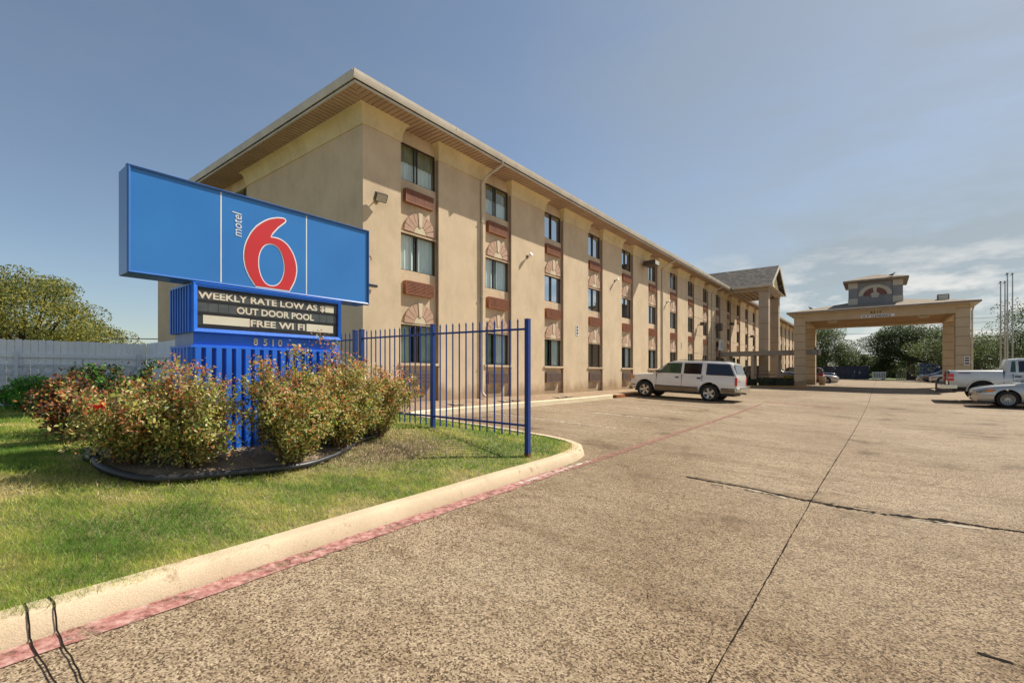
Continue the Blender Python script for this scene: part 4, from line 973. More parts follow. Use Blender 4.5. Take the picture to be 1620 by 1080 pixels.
# dead grass and chips
rng=np.random.default_rng(5); n=15000; x=np.concatenate([rng.uniform(-7.0,-5.05,n//3),rng.normal(-5.2,.3,n-n//3)]); y=np.concatenate([rng.uniform(1.0,5.0,n//3),rng.normal(4.0,.6,n-n//3)])
ok=(x<-4.3)&(y<5.6); x,y=x[ok],y[ok]; zc=np.array([lawn(a_,b_) for a_,b_ in zip(x,y)])+rng.uniform(.0,.035,len(x))
P=leaf_quads(np.stack([x,y,zc],1),.05,rng,2.0,.09); quads('leaf_litter',P,rng.integers(0,3,len(x)),[leafmat('litter straw',(.42,.31,.18),.1),leafmat('litter brown',(.2,.12,.07),.1),leafmat('litter pale',(.55,.44,.3),.1)])
tag(bpy.data.objects['leaf_litter'],'dry straw and dead leaves scattered over the bed and the bare patch','litter',kind='stuff')

rng=np.random.default_rng(15); n=260; x=rng.uniform(-3.2,1.5,n); y=rng.uniform(1.2,9,n); z_=np.array([lot(a_,b_) for a_,b_ in zip(x,y)])+.008
kx=rng.integers(0,6,n); x=np.where(kx<4,np.array([kerb_x(v) for v in y])+rng.uniform(.0,.35,n),x); z_=np.array([lot(a_,b_) for a_,b_ in zip(x,y)])+.01
P=leaf_quads(np.stack([x,y,z_],1),.022,rng,3.0,.4); quads('fallen_leaves',P,rng.integers(0,2,n),[leafmat('fallen leaf brown',(.2,.1,.05),.1),leafmat('fallen leaf straw',(.45,.33,.18),.1)])
tag(bpy.data.objects['fallen_leaves'],'tiny dry leaves scattered on the pavement near the red kerb line','litter',kind='stuff')
def tree(loc,h,crown,seed,label,n=9000,leaf=.16,probs=(.35,.35,.2,.1),trunk=.2,nb=46,z0=None,group='trees',crz=None,name='tree',tuft=.42):
    """crown=(rx,ry,rz), centre height h-rz"""
    rng=np.random.default_rng(seed); rnd=random.Random(seed); z0=-1.05 if z0 is None else z0
    root=empty(name,(loc[0],loc[1],z0),label=label,cat='tree',group=group); rx,ry,rz=crown; cz=h-rz
    tk=MB(); fork=cz-rz*.55; tp=[(0,0,-.1),(rnd.uniform(-.05,.05),0,fork*.5),(rnd.uniform(-.1,.1),rnd.uniform(-.1,.1),fork)]
    tk.tube(tp,[trunk*1.25,trunk,trunk*.85],10)
    ends=[]
    for i in range(nb):
        a=rnd.uniform(0,2*math.pi); c=rnd.uniform(-.75,1); s=math.sqrt(1-c*c); k=rnd.uniform(.55,1.0)*(1+.14*math.sin(3*a+seed)+.10*math.sin(5*a+2*c*3))
        ends.append(Vector((rx*k*s*math.cos(a),ry*k*s*math.sin(a),cz+rz*k*c)))
    f0=Vector(tp[-1])
    for i,e in enumerate(ends):
        if i%3==0:
            m_=f0.lerp(e,.5)+Vector((rnd.uniform(-.2,.2),rnd.uniform(-.2,.2),-.08*rz)); tk.tube([f0,m_,e],[trunk*.42,trunk*.25,trunk*.07],6)
    t=tk.build('trunk',M['bark'],root,smooth=60,fix=False)
    Cn=[];mi=[]
    sizes=[rnd.uniform(.55,1.25) for _ in ends]; ws=np.array(sizes)**2; ws/=ws.sum()
    for e,s,w_ in zip(ends,sizes,ws):
        k=int(n*w_); g=rng.normal(size=(k,3)); g/=np.maximum(1,np.linalg.norm(g,axis=1)[:,None]/1.7)
        sc_=np.array([rx,ry,rz*.8])*tuft*.6*s; c=g*sc_+np.array(e); Cn.append(c)
        p=np.array(probs,float); p=p*np.array([rnd.uniform(.5,1.6) for _ in p]); p/=p.sum(); mi.append(rng.choice(4,k,p=p))
    Cn=np.concatenate(Cn); mi=np.concatenate(mi); quads('crown',leaf_quads(Cn,leaf,rng,.6),mi,TREEL,root)
    return root
tree((-43.0,4.6),7.5,(6.2,4.6,3.4),21,'broad yellow green tree rising behind the white board fence at the left edge',60000,.14,(.14,.22,.30,.34),.28,110,tuft=.26,z0=-1.1)
tree((-47,1.0),7.2,(5,4,3.2),22,'lower yellow green tree behind the white fence, cut by the left picture edge',22000,.16,(.14,.22,.3,.34),.28,40,z0=-1.1)
tree((-49,9.0),5.0,(3.2,3.4,2.3),27,'small yellow green tree at the right foot of the big tree behind the white fence',15000,.15,(.14,.22,.3,.34),.2,30,z0=-1.1)
# E: trees beyond the lot
tree((4.2,101),9.4,(5.4,4.8,3.9),31,'large dark round crowned tree on the far lawn under the canopy opening',52000,.19,(.66,.27,.07,0),.5,85,tuft=.36)
tree((-7.6,104),9.3,(3.7,4.5,4.0),32,'tall mid green tree behind the parked cars left of the canopy opening',30000,.19,(.32,.42,.26,0),.3,50)
tree((-3.2,108),5.4,(2.4,3,2.2),33,'smaller pale green tree between the two big trees under the canopy',20000,.18,(.2,.45,.35,0),.25,36)
tree((.6,104),3.9,(3.4,2.6,1.7),34,'low dark spreading tree behind the small white gate',14000,.17,(.55,.33,.12,0),.2,30)
tree((17,74),8.6,(6,5,3.8),35,'leafy dark green tree behind the flagpoles',34000,.17,(.5,.36,.14,0),.35,55)
tree((9.5,84),6.6,(5.0,4,3.0),36,'lower bushy tree just right of the entrance canopy',26000,.17,(.3,.42,.28,0),.3,44)
tree((27,76),9.6,(6.5,5,4.4),37,'tall dark tree at the right picture edge beyond the pickup',34000,.18,(.5,.36,.14,0),.4,50)
tree((15,95),6.5,(6,4,3.0),38,'dark tree glimpsed between the right canopy columns and the flagpoles',16000,.2,(.55,.33,.12,0),.3,34)
tree((-20,112),8.5,(6,5,4.0),39,'dark green tree at the far left behind the end of the motel',14000,.24,(.5,.37,.13,0),.3,34)
rng=np.random.default_rng(77); n=42000
gx_=rng.uniform(-90,130,n); gy_=rng.uniform(128,150,n); top=2.0+1.2*np.sin(gx_*.21)+1.1*np.sin(gx_*.53+1)+.8*np.sin(gx_*1.1+2); gz_=-1+rng.random(n)**.8*(top+1)
quads('far_woods',leaf_quads(np.stack([gx_,gy_,gz_],1),1.1,rng,.5),rng.choice(4,n,p=[.5,.36,.14,0]),TREEL); tag(bpy.data.objects['far_woods'],'distant belt of dark green trees along the horizon','woods',kind='stuff')
for i,(x,y,h) in enumerate(((-11,101.5,2.6),(9.5,100,2.8),(7.2,103,2.2))):
    tree((x,y),h,(2.6,1.8,h*.48),60+i,('rounded dark bush behind the navy fence at the left','dark bush right of the large dark tree','low dark bush behind the white picket fence')[i],8000,.15,(.5,.36,.14,0),.08,22,group=None,name='bush')
# strap leaved plant by the canopy
yr_=empty('strap_leaf_plant',(7.6,39.4,-1.06),label='big yellow green fountain of strap leaves behind the pickup bed',cat='plant'); rnd=random.Random(8); P=[]
for i in range(520):
    a=rnd.uniform(0,6.283); el=rnd.uniform(.25,1.45); L_=rnd.uniform(1.1,2.25); p=Vector((rnd.uniform(-.35,.35),rnd.uniform(-.35,.35),0)); d=Vector((math.cos(a)*math.cos(el),math.sin(a)*math.cos(el),math.sin(el))); s_=Vector((-math.sin(a),math.cos(a),0))*.035
    for k in range(4):
        q=p+d*L_/4; d=(d+Vector((0,0,-.17*(k+1)*.5))).normalized(); w0=1-k/4.2; w1=1-(k+1)/4.2; P.append([p-s_*w0,p+s_*w0,q+s_*w1,q-s_*w1]); p=q
P=np.array([[tuple(v) for v in q] for q in P]); quads('leaves',P,np.array([rnd.choice((0,0,1)) for _ in range(len(P))]),[M['yucca'],TREEL[2]],yr_)
# hedge balls
def hedge(x,y,rx,h,seed,label,yellow=False):
    rng=np.random.default_rng(seed); z=-.93; r=empty('hedge_shrub',(x,y,z),label=label,cat='hedge',group='clipped shrubs on the yellow kerbed platform')
    g=rng.uniform(-1,1,size=(2600,3)); g=g/np.maximum(1,np.abs(g).max(1)[:,None]); g=g*(np.array([rx,.35,h/2])*rng.uniform(.85,1.05,(2600,1))); g[:,2]+=h/2
    mi=np.where((g[:,2]>h*.85)&(rng.random(2600)<(.5 if yellow else 0)),1,0); quads('foliage',leaf_quads(g,.09,rng),mi,[M['hedge'],M['flag_yellow']],r)
    a=MB(); a.box(-rx*.85,rx*.85,-.28,.28,0,h*.9); a.build('core',M['hedge'],r)
hedge(-9.3,41.9,.45,.55,1,'small dark clipped shrub behind the tail of the white sport utility'); hedge(-8.1,41.7,.4,.5,2,'dark clipped shrub left of the portico column'); hedge(-6.9,41.7,.62,.62,3,'dark clipped shrub right below the portico columns'); hedge(-5.75,41.7,.75,.6,4,'widest dark clipped shrub, beside the left canopy column')
a=MB(); a.box(-5.9,-5.1,44.1,44.5,-.9,-.45); a.build('planter',M['block'])
tag(bpy.data.objects['planter'],'low planter box behind the widest clipped shrub','planter')
rng=np.random.default_rng(2); g=rng.normal(size=(500,3))*np.array([.4,.15,.1])+np.array([-5.5,44.3,-.32]); fc_=empty('flower_clump',(-5.5,44.3,-.45),label='yellow flowers growing in the low planter near the left canopy column',cat='flowers'); g-=np.array([-5.5,44.3,-.45]); quads('petals',leaf_quads(g,.1,rng),rng.integers(0,2,500),[M['flag_yellow'],TREEL[3]],fc_)
# ------------------------------------------------------------------ far fences, poles, cables
def slat(name,x0,x1,y,z0,z1,step,w,mt,label):
    o=empty(name,(x0,y,z0),label=label,cat='fence'); a=MB(); n=int((x1-x0)/step)
    for i in range(n): a.box(i*step,i*step+w,0,.03,0,z1-z0)
    a.build('slats',mt,o); a=MB(); a.box(0,x1-x0,.031,.08,.15,.25); a.box(0,x1-x0,.031,.08,z1-z0-.25,z1-z0-.15); a.build('rail',mt,o)
slat('slat_fence',-17,-1.2,99.9,-1.0,1.3,.16,.145,M['navyfence'],'dark navy slat fence beyond the far lawn under the left trees')
slat('picket_fence',2.4,6.2,104.5,-1.0,.6,.3,.17,M['white'],'white picket fence behind the trunk of the large dark tree')
g_=empty('low_gate',(-.75,98.6,-1.0),label='small low white slatted gate panel on the far lawn',cat='gate')
a=MB(); a.box(0,1.8,0,.05,1.15,1.3); a.box(0,1.8,0,.05,.2,.33); 
for i in range(8): a.box(.02+i*.22,.14+i*.22,.005,.04,.1,1.2)
a.build('panel',M['white'],g_); a=MB(); a.box(-.12,0,-.02,.1,0,1.35); a.build('post',M['white'],g_)
bn=empty('storage_container',(4.6,86.5,-1.0),label='bright blue corrugated container behind the parked cars at the far right',cat='container'); a=MB(); a.box(0,6,0,2.4,0,2.3)
for i in range(30): a.box(.05+i*.2,.15+i*.2,-.05,-.001,.05,2.2)
a.build('shell',M['bluebin'],bn); a=MB(); a.box(-.05,6.05,-.08,2.45,2.3,2.4); a.build('lid',M['bluebin'],bn)
for i,(px,yy,h,l) in enumerate(((7.09,49.5,7.8,'short flagpole nearest the entrance canopy'),(7.76,52.5,8.2,'second flagpole from the canopy, slightly behind the first'),(7.47,49.7,8.4,'third and thickest flagpole from the canopy'),(8.09,52,8.7,'flagpole farthest from the canopy, tallest and thin'))):
    o=empty('flagpole',(px,yy,-1.1),label=l,cat='flagpole',group='bare flagpoles'); a=MB(); a.tube([(0,0,0),(0,0,h*.6),(0,0,h)],[.055,.048,.035],10); a.build('pole',M['pole'],o,smooth=60)
    a=MB(); a.lathe([(0,h),(.05,h+.01),(.08,h+.03),(.05,h+.06),(.06,h+.1),(.0,h+.14)],10); a.tube([(0,0,h-.05),(-.14,0,h-.05)],.03,5); a.build('cap',M['bronze'],o)
for i,(z,y) in enumerate(((9.4,112),(8.7,112.5),(7.4,112),(6.2,113),(5.2,113))):
    a=MB(); a.tube([(-60+170*k/20,y,z+2.0*((k/10-1)**2)) for k in range(21)],.035,5)
    tag(a.build('power_cable',M['wire']),'overhead power cable crossing the sky beyond the canopy, '+['topmost of five','second from the top','middle one of five','second from the bottom','lowest of five'][i],'cable','power cables')
a=MB(); a.tube([(-60,7.6,4.6),(-45,7.6,3.0),(-36,7.6,2.1),(-27.1,7.6,1.65)],.025,5); tag(a.build('service_cable',M['wire']),'dark service cable running from the trees to the far corner of the motel','cable')
a=MB(); a.tube([(14,66,-1.1),(14,66,6.6)],.09,8); a.tube([(14,66,6.5),(13.2,66,6.9),(12.0,66,6.7),(11.6,66,6.3)],.05,6); a.box(11.4,11.75,65.9,66.1,5.9,6.3); tag(a.build('street_lamp',M['pole']),'grey pole lamp rising among the trees left of the flagpoles','street lamp')

# ------------------------------------------------------------------ vehicles
def wheel_proto(r,wd,spokes,thin=False):
    w_=empty('wheel'); C.objects.unlink(w_); w_=None
    t=MB(); t.lathe([(r*.66,-wd/2+.02),(r*.80,-wd/2),(r*.95,-wd/2+.015),(r,-wd/2+.04),(r,wd/2-.04),(r*.95,wd/2-.015),(r*.80,wd/2),(r*.66,wd/2-.02),(r*.66,-wd/2+.02)],32,axis='y')
    tm=t.mesh('tyre',M['tyre'],40)
    k=MB(); k.lathe([(r*.66,wd/2-.02),(r*.64,wd/2+.0),(r*.60,wd/2-.005),(r*.585,wd/2-.05),(r*.57,-wd/2+.03)],32,axis='y'); 
    hs=.009 if thin else .042
    for i in range(spokes):
        a=2*math.pi*i/spokes; T=Matrix.Rotation(a,4,'Y'); a0=hs; a1=hs*(1.0 if thin else 1.45)
        k.add([T@Vector(v) for v in ((.04,wd/2-.035,-a0),(.04,wd/2-.035,a0),(r*.62,wd/2-.015,a1*.9),(r*.62,wd/2-.015,-a1*.9),(.04,wd/2-.07,-a0),(.04,wd/2-.07,a0),(r*.62,wd/2-.05,a1*.9),(r*.62,wd/2-.05,-a1*.9))],[(0,1,2,3),(4,5,6,7),(0,1,5,4),(1,2,6,5),(2,3,7,6),(3,0,4,7)])
    k.lathe([(0,wd/2-.01),(.05,wd/2-.012),(.075,wd/2-.03),(.08,wd/2-.07)],16,axis='y')
    if not thin: k.lathe([(.08,wd/2-.04),(r*.24,wd/2-.036),(r*.24,wd/2-.06)],20,axis='y')
    km=k.mesh('rim',M['rim'],40)
    d=MB(); d.lathe([(0,wd/2-.09),(r*.6,wd/2-.09)],20,axis='y'); dm=d.mesh('brake',M['plastic'])
    return tm,km,dm
def add_wheels(root,pos,proto):
    for (x,y,z,side) in pos:
        t=bpy.data.objects.new('wheel',proto[0]); C.objects.link(t); t.parent=root; t.location=(x,y,z); t.rotation_euler=(0,random.uniform(0,6),math.pi if side<0 else 0)
        t.rotation_euler=(0,0,math.pi if side<0 else 0)
        for nm,me in (('rim',proto[1]),('brake',proto[2])):
            o=bpy.data.objects.new(nm,me); C.objects.link(o); o.parent=t
def ring_low(x,w,zb,zt,crown=.02):
    h=zt-zb; half=[(w*.84,zb),(w*.955,zb+.05),(w*.985,zb+.16*h+.02),(w,zb+.45*h),(w*.995,zb+.62*h),(w*.975,zb+.8*h),(w*.945,zt-.05),(w*.9,zt-.012),(w*.8,zt+crown*.4),(w*.4,zt+crown*.9)]
    return [(x,y,z) for y,z in half]+[(x,0,zt+crown)]+[(x,-y,z) for y,z in half[::-1]]
def ring_cab(x,wb,wt,zb,zt):
    half=[(wb,zb-.05),(wb,zb),(wb+(wt-wb)*.5,zb+(zt-zb)*.5),(wt,max(zb,zt-.06)),(wt-.04,max(zb,zt-.02)),(wt-.13,zt)]
    return [(x,y,z) for y,z in half]+[(x,0,zt+.02)]+[(x,-y,z) for y,z in half[::-1]]
def cut_arches(mb,mats,archs,w):
    me=mb.mesh('body',mats,None); o=bpy.data.objects.new('tmpb',me); C.objects.link(o); cs=[]
    for x,z,r in archs:
        c=MB(); c.lathe([(0,-w-.3),(r,-w-.3),(r,w+.3),(0,w+.3)],32,axis='y',c=(x,0,z)); co=c.build('tmpc',mats[0]); cs.append(co)
        m=o.modifiers.new('b','BOOLEAN'); m.operation='DIFFERENCE'; m.object=co; m.solver='EXACT'
    bpy.context.view_layer.update(); nm=bpy.data.meshes.new_from_object(o.evaluated_get(bpy.context.evaluated_depsgraph_get()))
    for c in cs: bpy.data.objects.remove(c)
    bpy.data.objects.remove(o); nm.name='body'; nm.polygons.foreach_set('use_smooth',[True]*len(nm.polygons)); nm.set_sharp_from_angle(angle=R(32)); return nm
def vehicle(name,loc,yaw,paint,S_,label,cat,group=None,pitch=0,scale=1):
    root=empty(name,loc,0,label=label,cat=cat,group=group); root.rotation_euler=(0,-pitch,yaw); root.scale=(scale,)*3
    low=MB(); low.loft([ring_low(*s) for s in S_['low']])
    body=bpy.data.objects.new('body',cut_arches(low,[M[paint]],S_['arch'],1.0)); C.objects.link(body); body.parent=root
    cab=MB(); cab.loft([ring_cab(*s) for s in S_['cab']]); cab.build('cabin',M[paint],root,smooth=32)
    u=MB(); x0,x1=S_['low'][-1][0]+.15,S_['low'][0][0]-.15; zb=S_['zb']; u.box(min(x0,x1),max(x0,x1),-.62,.62,zb-.06,zb+.42); u.build('underbody',M['plastic'],root)
    wb,wt,zw,zr=S_['side']
    def yy(z): return wb+(wt-wb)*(z-zw)/(zr-zw)
    for s in (1,-1):
        for i,(poly,mt) in enumerate(S_['panes']):
            a=MB(); n=len(poly); a.add([(x,s*(yy(z)+.018),z) for x,z in poly]+[(x,s*(yy(z)-.01),z) for x,z in poly],[tuple(range(n)),tuple(range(n,2*n))[::-1]]+[(k,(k+1)%n,(k+1)%n+n,k+n) for k in range(n)])
            a.build('side_window',M[mt],root)
            # rubber edge
            e=MB(); cxp=sum(p[0] for p in poly)/n; czp=sum(p[1] for p in poly)/n; pl=[(cxp+(x-cxp)*1.06+(.012 if x>cxp else -.012),czp+(z-czp)*1.05) for x,z in poly]
            e.add([(x,s*(yy(z)+.013),z) for x,z in pl]+[(x,s*(yy(z)-.01),z) for x,z in pl],[tuple(range(n)),tuple(range(n,2*n))[::-1]]+[(k,(k+1)%n,(k+1)%n+n,k+n) for k in range(n)]); e.build('window_rubber',M['plastic'],root)
    for nm,q in S_['screens']:
        a=MB(); a.add(q,[tuple(range(len(q)))]); o=a.build(nm,M['carglass'],root); so=o.modifiers.new('t','SOLIDIFY'); so.thickness=.012; so.offset=0
    for nm,mt,bx in S_['boxes']:
        a=MB()
        for b in bx:
            a=MB(); a.box(*b)
            a.build(nm,M[mt],root,bev=S_.get('bev',.01) if nm not in ('door_seam','badge','side_stripe') else 0)
    for nm,mt,pl in S_.get('panels',[]):
        for s in (1,-1):
            a=MB(); a.add([(x,s*y,z) for x,y,z in pl],[tuple(range(len(pl)//2))+tuple(range(len(pl)-1,len(pl)//2-1,-1))] if False else [(k,k+1,k+1+len(pl)//2,k+len(pl)//2) for k in range(len(pl)//2-1)])
            o=a.build(nm,M[mt],root,smooth=60); so=o.modifiers.new('t','SOLIDIFY'); so.thickness=.012; so.offset=0
    add_wheels(root,S_['wheels'],S_['wp'])
    return root
def both(b): x0,x1,y0,y1,z0,z1=b; return [(x0,x1,y0,y1,z0,z1),(x0,x1,-y1,-y0,z0,z1)]
wp_s=wheel_proto(.375,.25,5)
suv=dict(zb=.34,
 low=[(2.27,.82,.48,.86),(2.2,.93,.44,1.02),(2.1,.96,.40,1.08),(1.75,.975,.37,1.12),(1.05,.98,.36,1.18),(0,.98,.36,1.19),(-1.5,.98,.37,1.18),(-2.45,.965,.42,1.17),(-2.6,.94,.46,1.14)],
 cab=[(1.12,.93,.90,1.16,1.19),(.98,.93,.87,1.17,1.27),(.42,.93,.80,1.18,1.70),(.2,.93,.785,1.18,1.775),(-.9,.93,.785,1.18,1.80),(-2.15,.93,.785,1.18,1.785),(-2.36,.925,.79,1.17,1.72),(-2.58,.91,.86,1.15,1.2)],
 arch=[(1.49,.40,.47),(-1.49,.40,.47)],side=(.93,.785,1.18,1.75),
 panes=[([(-.17,1.22),(.83,1.22),(.40,1.66),(-.17,1.68)],'carglass_green'),([(-1.08,1.22),(-.36,1.22),(-.36,1.68),(-1.08,1.69)],'carglass'),([(-2.46,1.20),(-1.36,1.20),(-1.36,1.69),(-2.24,1.67)],'carglass')],
 screens=[('windscreen',[(1.0,.80,1.28),(1.0,-.80,1.28),(.45,-.70,1.70),(.45,.70,1.70)]),('rear_window',[(-2.565,.74,1.25),(-2.565,-.74,1.25),(-2.42,-.70,1.68),(-2.42,.70,1.68)])],
 boxes=[('tail_lamp','red_lamp',both((-2.622,-2.53,.87,.962,.76,1.12))),('turn_lamp','amber',both((2.05,2.22,.88,.962,.86,1.04))),('headlamp','lamp_clear',both((2.215,2.26,.55,.85,.84,1.0))),
  ('bumper','chrome',[(2.2,2.36,-.92,.92,.5,.68),(-2.78,-2.6,-.92,.92,.5,.66),(-2.6,-2.25,-.975,-.93,.52,.66),(-2.6,-2.25,.93,.975,.52,.66)]),('bumper_trim','plastic',[(2.33,2.37,-.9,.9,.62,.69),(-2.79,-2.6,-.9,.9,.655,.675)]),
  ('rocker_panel','gold',both((-1.0,1.0,.955,.985,.42,.58))+both((-2.55,-1.97,.93,.983,.46,.60))),('side_stripe','bronze',both((-.99,1.0,.97,.992,.585,.63))+both((-2.56,-1.97,.95,.986,.605,.64))+both((1.97,2.2,.93,.97,.57,.61))),
  ('door_handle','plastic',both((-.12,.04,.96,.995,1.0,1.06))+both((-1.1,-.93,.96,.995,1.0,1.06))),('mirror','bronze',both((.78,.92,.93,1.1,1.2,1.33))),
  ('roof_rack','plastic',both((-2.1,.0,.62,.65,1.83,1.855))+[(-2.0,-1.94,-.64,.64,1.835,1.86),(-.3,-.24,-.64,.64,1.835,1.86),(-1.1,-1.05,-.64,.64,1.835,1.86)]),
  ('door_seam','plastic',both((-.26,-.25,.90,.984,.5,1.17))+both((.93,.94,.9,.984,.5,1.17))+both((-1.16,-1.15,.9,.983,.9,1.17))),
  ('tow_hitch','bronze',[(-2.82,-2.6,-.06,.06,.38,.45)]),('badge','plastic',[(-2.607,-2.6,.35,.6,.95,.98)])],
 wheels=[(1.49,.86,.375,1),(1.49,-.86,.375,-1),(-1.49,.86,.375,1),(-1.49,-.86,.375,-1)],wp=wp_s)
yS=22.95
xr,xf_=-5.98,-8.96; xm=(xr+xf_)/2; zr_,zf_=lot(xr,yS)+.0,lot(xf_,yS)
vehicle('sport_utility_vehicle',(xm,yS,(zr_+zf_)/2-.02),math.pi,'white_paint',suv,'white sport utility with gold lower trim parked nose to the motel wall','car',None,pitch=math.atan((zf_-zr_)/2.98)+.008)
wp_c=wheel_proto(.325,.21,16,True)
sed=dict(zb=.22,bev=.015,
 low=[(2.42,.46,.36,.60),(2.38,.62,.27,.68),(2.28,.77,.22,.745),(2.05,.865,.20,.815),(1.75,.895,.195,.865),(1.4,.91,.19,.905),(.95,.915,.19,.95),(0,.915,.19,.97),(-.8,.91,.19,.98),(-1.7,.89,.2,.985),(-2.15,.84,.23,.96),(-2.35,.74,.34,.88)],
 cab=[(1.2,.84,.82,.92,.95),(1.0,.84,.79,.93,1.03),(.25,.84,.65,.95,1.39),(-.1,.84,.62,.96,1.455),(-.7,.84,.62,.97,1.45),(-1.15,.83,.65,.97,1.35),(-1.9,.8,.74,.97,1.0)],
 arch=[(1.42,.345,.39),(-1.36,.345,.39)],side=(.84,.63,.95,1.40),
 panes=[([(-.35,1.0),(.68,.99),(.2,1.31),(-.35,1.37)],'carglass'),([(-1.35,1.02),(-.42,1.0),(-.42,1.37),(-.95,1.32)],'carglass')],
 screens=[('windscreen',[(1.02,.70,1.04),(1.02,-.70,1.04),(.27,-.58,1.40),(.27,.58,1.40)]),('rear_window',[(-1.78,.66,1.05),(-1.78,-.66,1.05),(-1.17,-.58,1.36),(-1.17,.58,1.36)])],
 boxes=[('tail_lamp','red_lamp',both((-2.33,-2.1,.55,.85,.72,.9))),
  ('grille','plastic',[(2.39,2.43,-.38,.38,.40,.54)]),('door_handle','chrome',both((-.28,-.12,.905,.93,.8,.83))),('mirror','silver_paint',both((.6,.73,.85,1.02,.97,1.09))),
  ('door_seam','plastic',both((.74,.75,.8,.918,.25,.93))+both((-.38,-.37,.8,.918,.25,.95)))],
 panels=[('headlamp','lamp_clear',[(2.37,.60,.54),(2.29,.772,.56),(2.17,.833,.58),(2.05,.872,.60),(2.36,.60,.65),(2.275,.752,.68),(2.16,.80,.705),(2.04,.838,.735)]),
  ('turn_lamp','amber',[(2.045,.874,.60),(1.9,.888,.635),(1.78,.898,.66),(2.035,.84,.735),(1.89,.876,.74),(1.78,.893,.735)]),
  ('bumper_seam','plastic',[(2.39,.58,.50),(2.29,.776,.50),(2.05,.872,.50),(1.82,.899,.50),(2.39,.58,.508),(2.29,.776,.508),(2.05,.872,.508),(1.82,.899,.508)]),
  ('fog_lamp','lamp_clear',[(2.385,.50,.32),(2.31,.70,.32),(2.385,.50,.40),(2.31,.70,.40)])],
 wheels=[(1.42,.80,.325,1),(1.42,-.80,.325,-1),(-1.36,.80,.325,1),(-1.36,-.80,.325,-1)],wp=wp_c)
vehicle('sedan_car',(5.5,27.95,lot(5,28)+.0),math.pi,'silver_paint',sed,'silver sedan with many spoked alloy wheels entering the right picture edge','car')
wp_t=wheel_proto(.40,.27,6)
trk=dict(zb=.5,
 low=[(5.85,.7,.7,1.0),(5.75,.95,.62,1.08),(5.4,.99,.6,1.14),(4.1,1.0,.6,1.2),(3,1.0,.6,1.24),(1.82,1.0,.6,1.26),(1.78,.992,.6,1.40),(1.2,.995,.6,1.41),(.3,.995,.6,1.41),(.04,.985,.62,1.41),(0,.97,.66,1.40)],
 cab=[(4.25,.95,.93,1.2,1.22),(4.1,.95,.9,1.21,1.3),(3.5,.95,.80,1.24,1.84),(3.2,.95,.78,1.25,1.93),(2.3,.95,.78,1.26,1.94),(1.98,.95,.78,1.26,1.90),(1.84,.94,.82,1.26,1.42)],
 arch=[(4.75,.45,.50),(1.12,.45,.50)],side=(.95,.78,1.25,1.88),
 panes=[([(2.02,1.34),(2.16,1.34),(2.16,1.80),(2.08,1.80)],'carglass_green'),([(2.30,1.34),(3.0,1.34),(3.0,1.81),(2.30,1.81)],'carglass'),([(3.1,1.34),(3.95,1.34),(3.52,1.8),(3.1,1.81)],'carglass')],
 screens=[('windscreen',[(4.1,.82,1.31),(4.1,-.82,1.31),(3.52,-.72,1.82),(3.52,.72,1.82)]),('rear_window',[(1.86,.70,1.45),(1.86,-.70,1.45),(1.975,-.68,1.84),(1.975,.68,1.84)])],
 boxes=[('tail_lamp','red_lamp',both((-.03,.16,.83,1.003,.93,1.26))),('tail_lamp_band','white_ink',both((-.035,.165,.829,1.006,1.06,1.095))),('bumper','chrome',[(-.28,-.05,-.95,.95,.55,.74),(-.1,.28,-1.0,-.95,.56,.74),(-.1,.28,.95,1.0,.56,.74)]),
  ('fender_flare','pale_blue',[]),('badge','navy_ink',both((.32,.72,.985,.9965,1.27,1.30))),('badge_red','red_ink',both((.32,.42,.986,.9985,1.275,1.30))),('tailgate_lettering','plastic',[(-.012,0,.5,.72,1.18,1.24),(-.012,0,-.72,-.4,.95,1.0)]),
  ('door_seam','plastic',both((2.08,2.09,.9,1.003,.66,1.26))+both((3.05,3.06,.9,1.003,.66,1.24))+both((1.79,1.81,.8,.992,.62,1.38))+both((.0,.004,.5,.96,.66,1.38))),('door_handle','plastic',both((2.14,2.34,.99,1.02,1.1,1.16))+both((2.42,2.6,.99,1.02,1.1,1.16))),('mirror','plastic',both((3.9,4.05,.96,1.2,1.3,1.5))),
  ('exhaust','bronze',[(.1,.6,-.7,-.6,.42,.5)]),('bed_rail','plastic',both((.05,1.76,.93,.985,1.412,1.43)))],
 wheels=[(4.75,.88,.40,1),(4.75,-.88,.40,-1),(1.12,.88,.40,1),(1.12,-.88,.40,-1)],wp=wp_t)
tr=vehicle('pickup_truck',(2.62,31.1,lot(4,31)+.05),0,'truck_paint',dict(trk,boxes=[b for b in trk['boxes'] if b[2]]),'silver white crew cab pickup with red tail lamp parked behind the silver sedan','truck')
a=MB()
for s in (1,-1):
    pts=[(1.12+.53*math.cos(t),s*.985,.45+.53*math.sin(t)) for t in [math.pi*k/16 for k in range(17)]]; a.tube(pts,.04,6)
a.build('wheel_arch_flare',M['silver_paint'],tr,smooth=60)
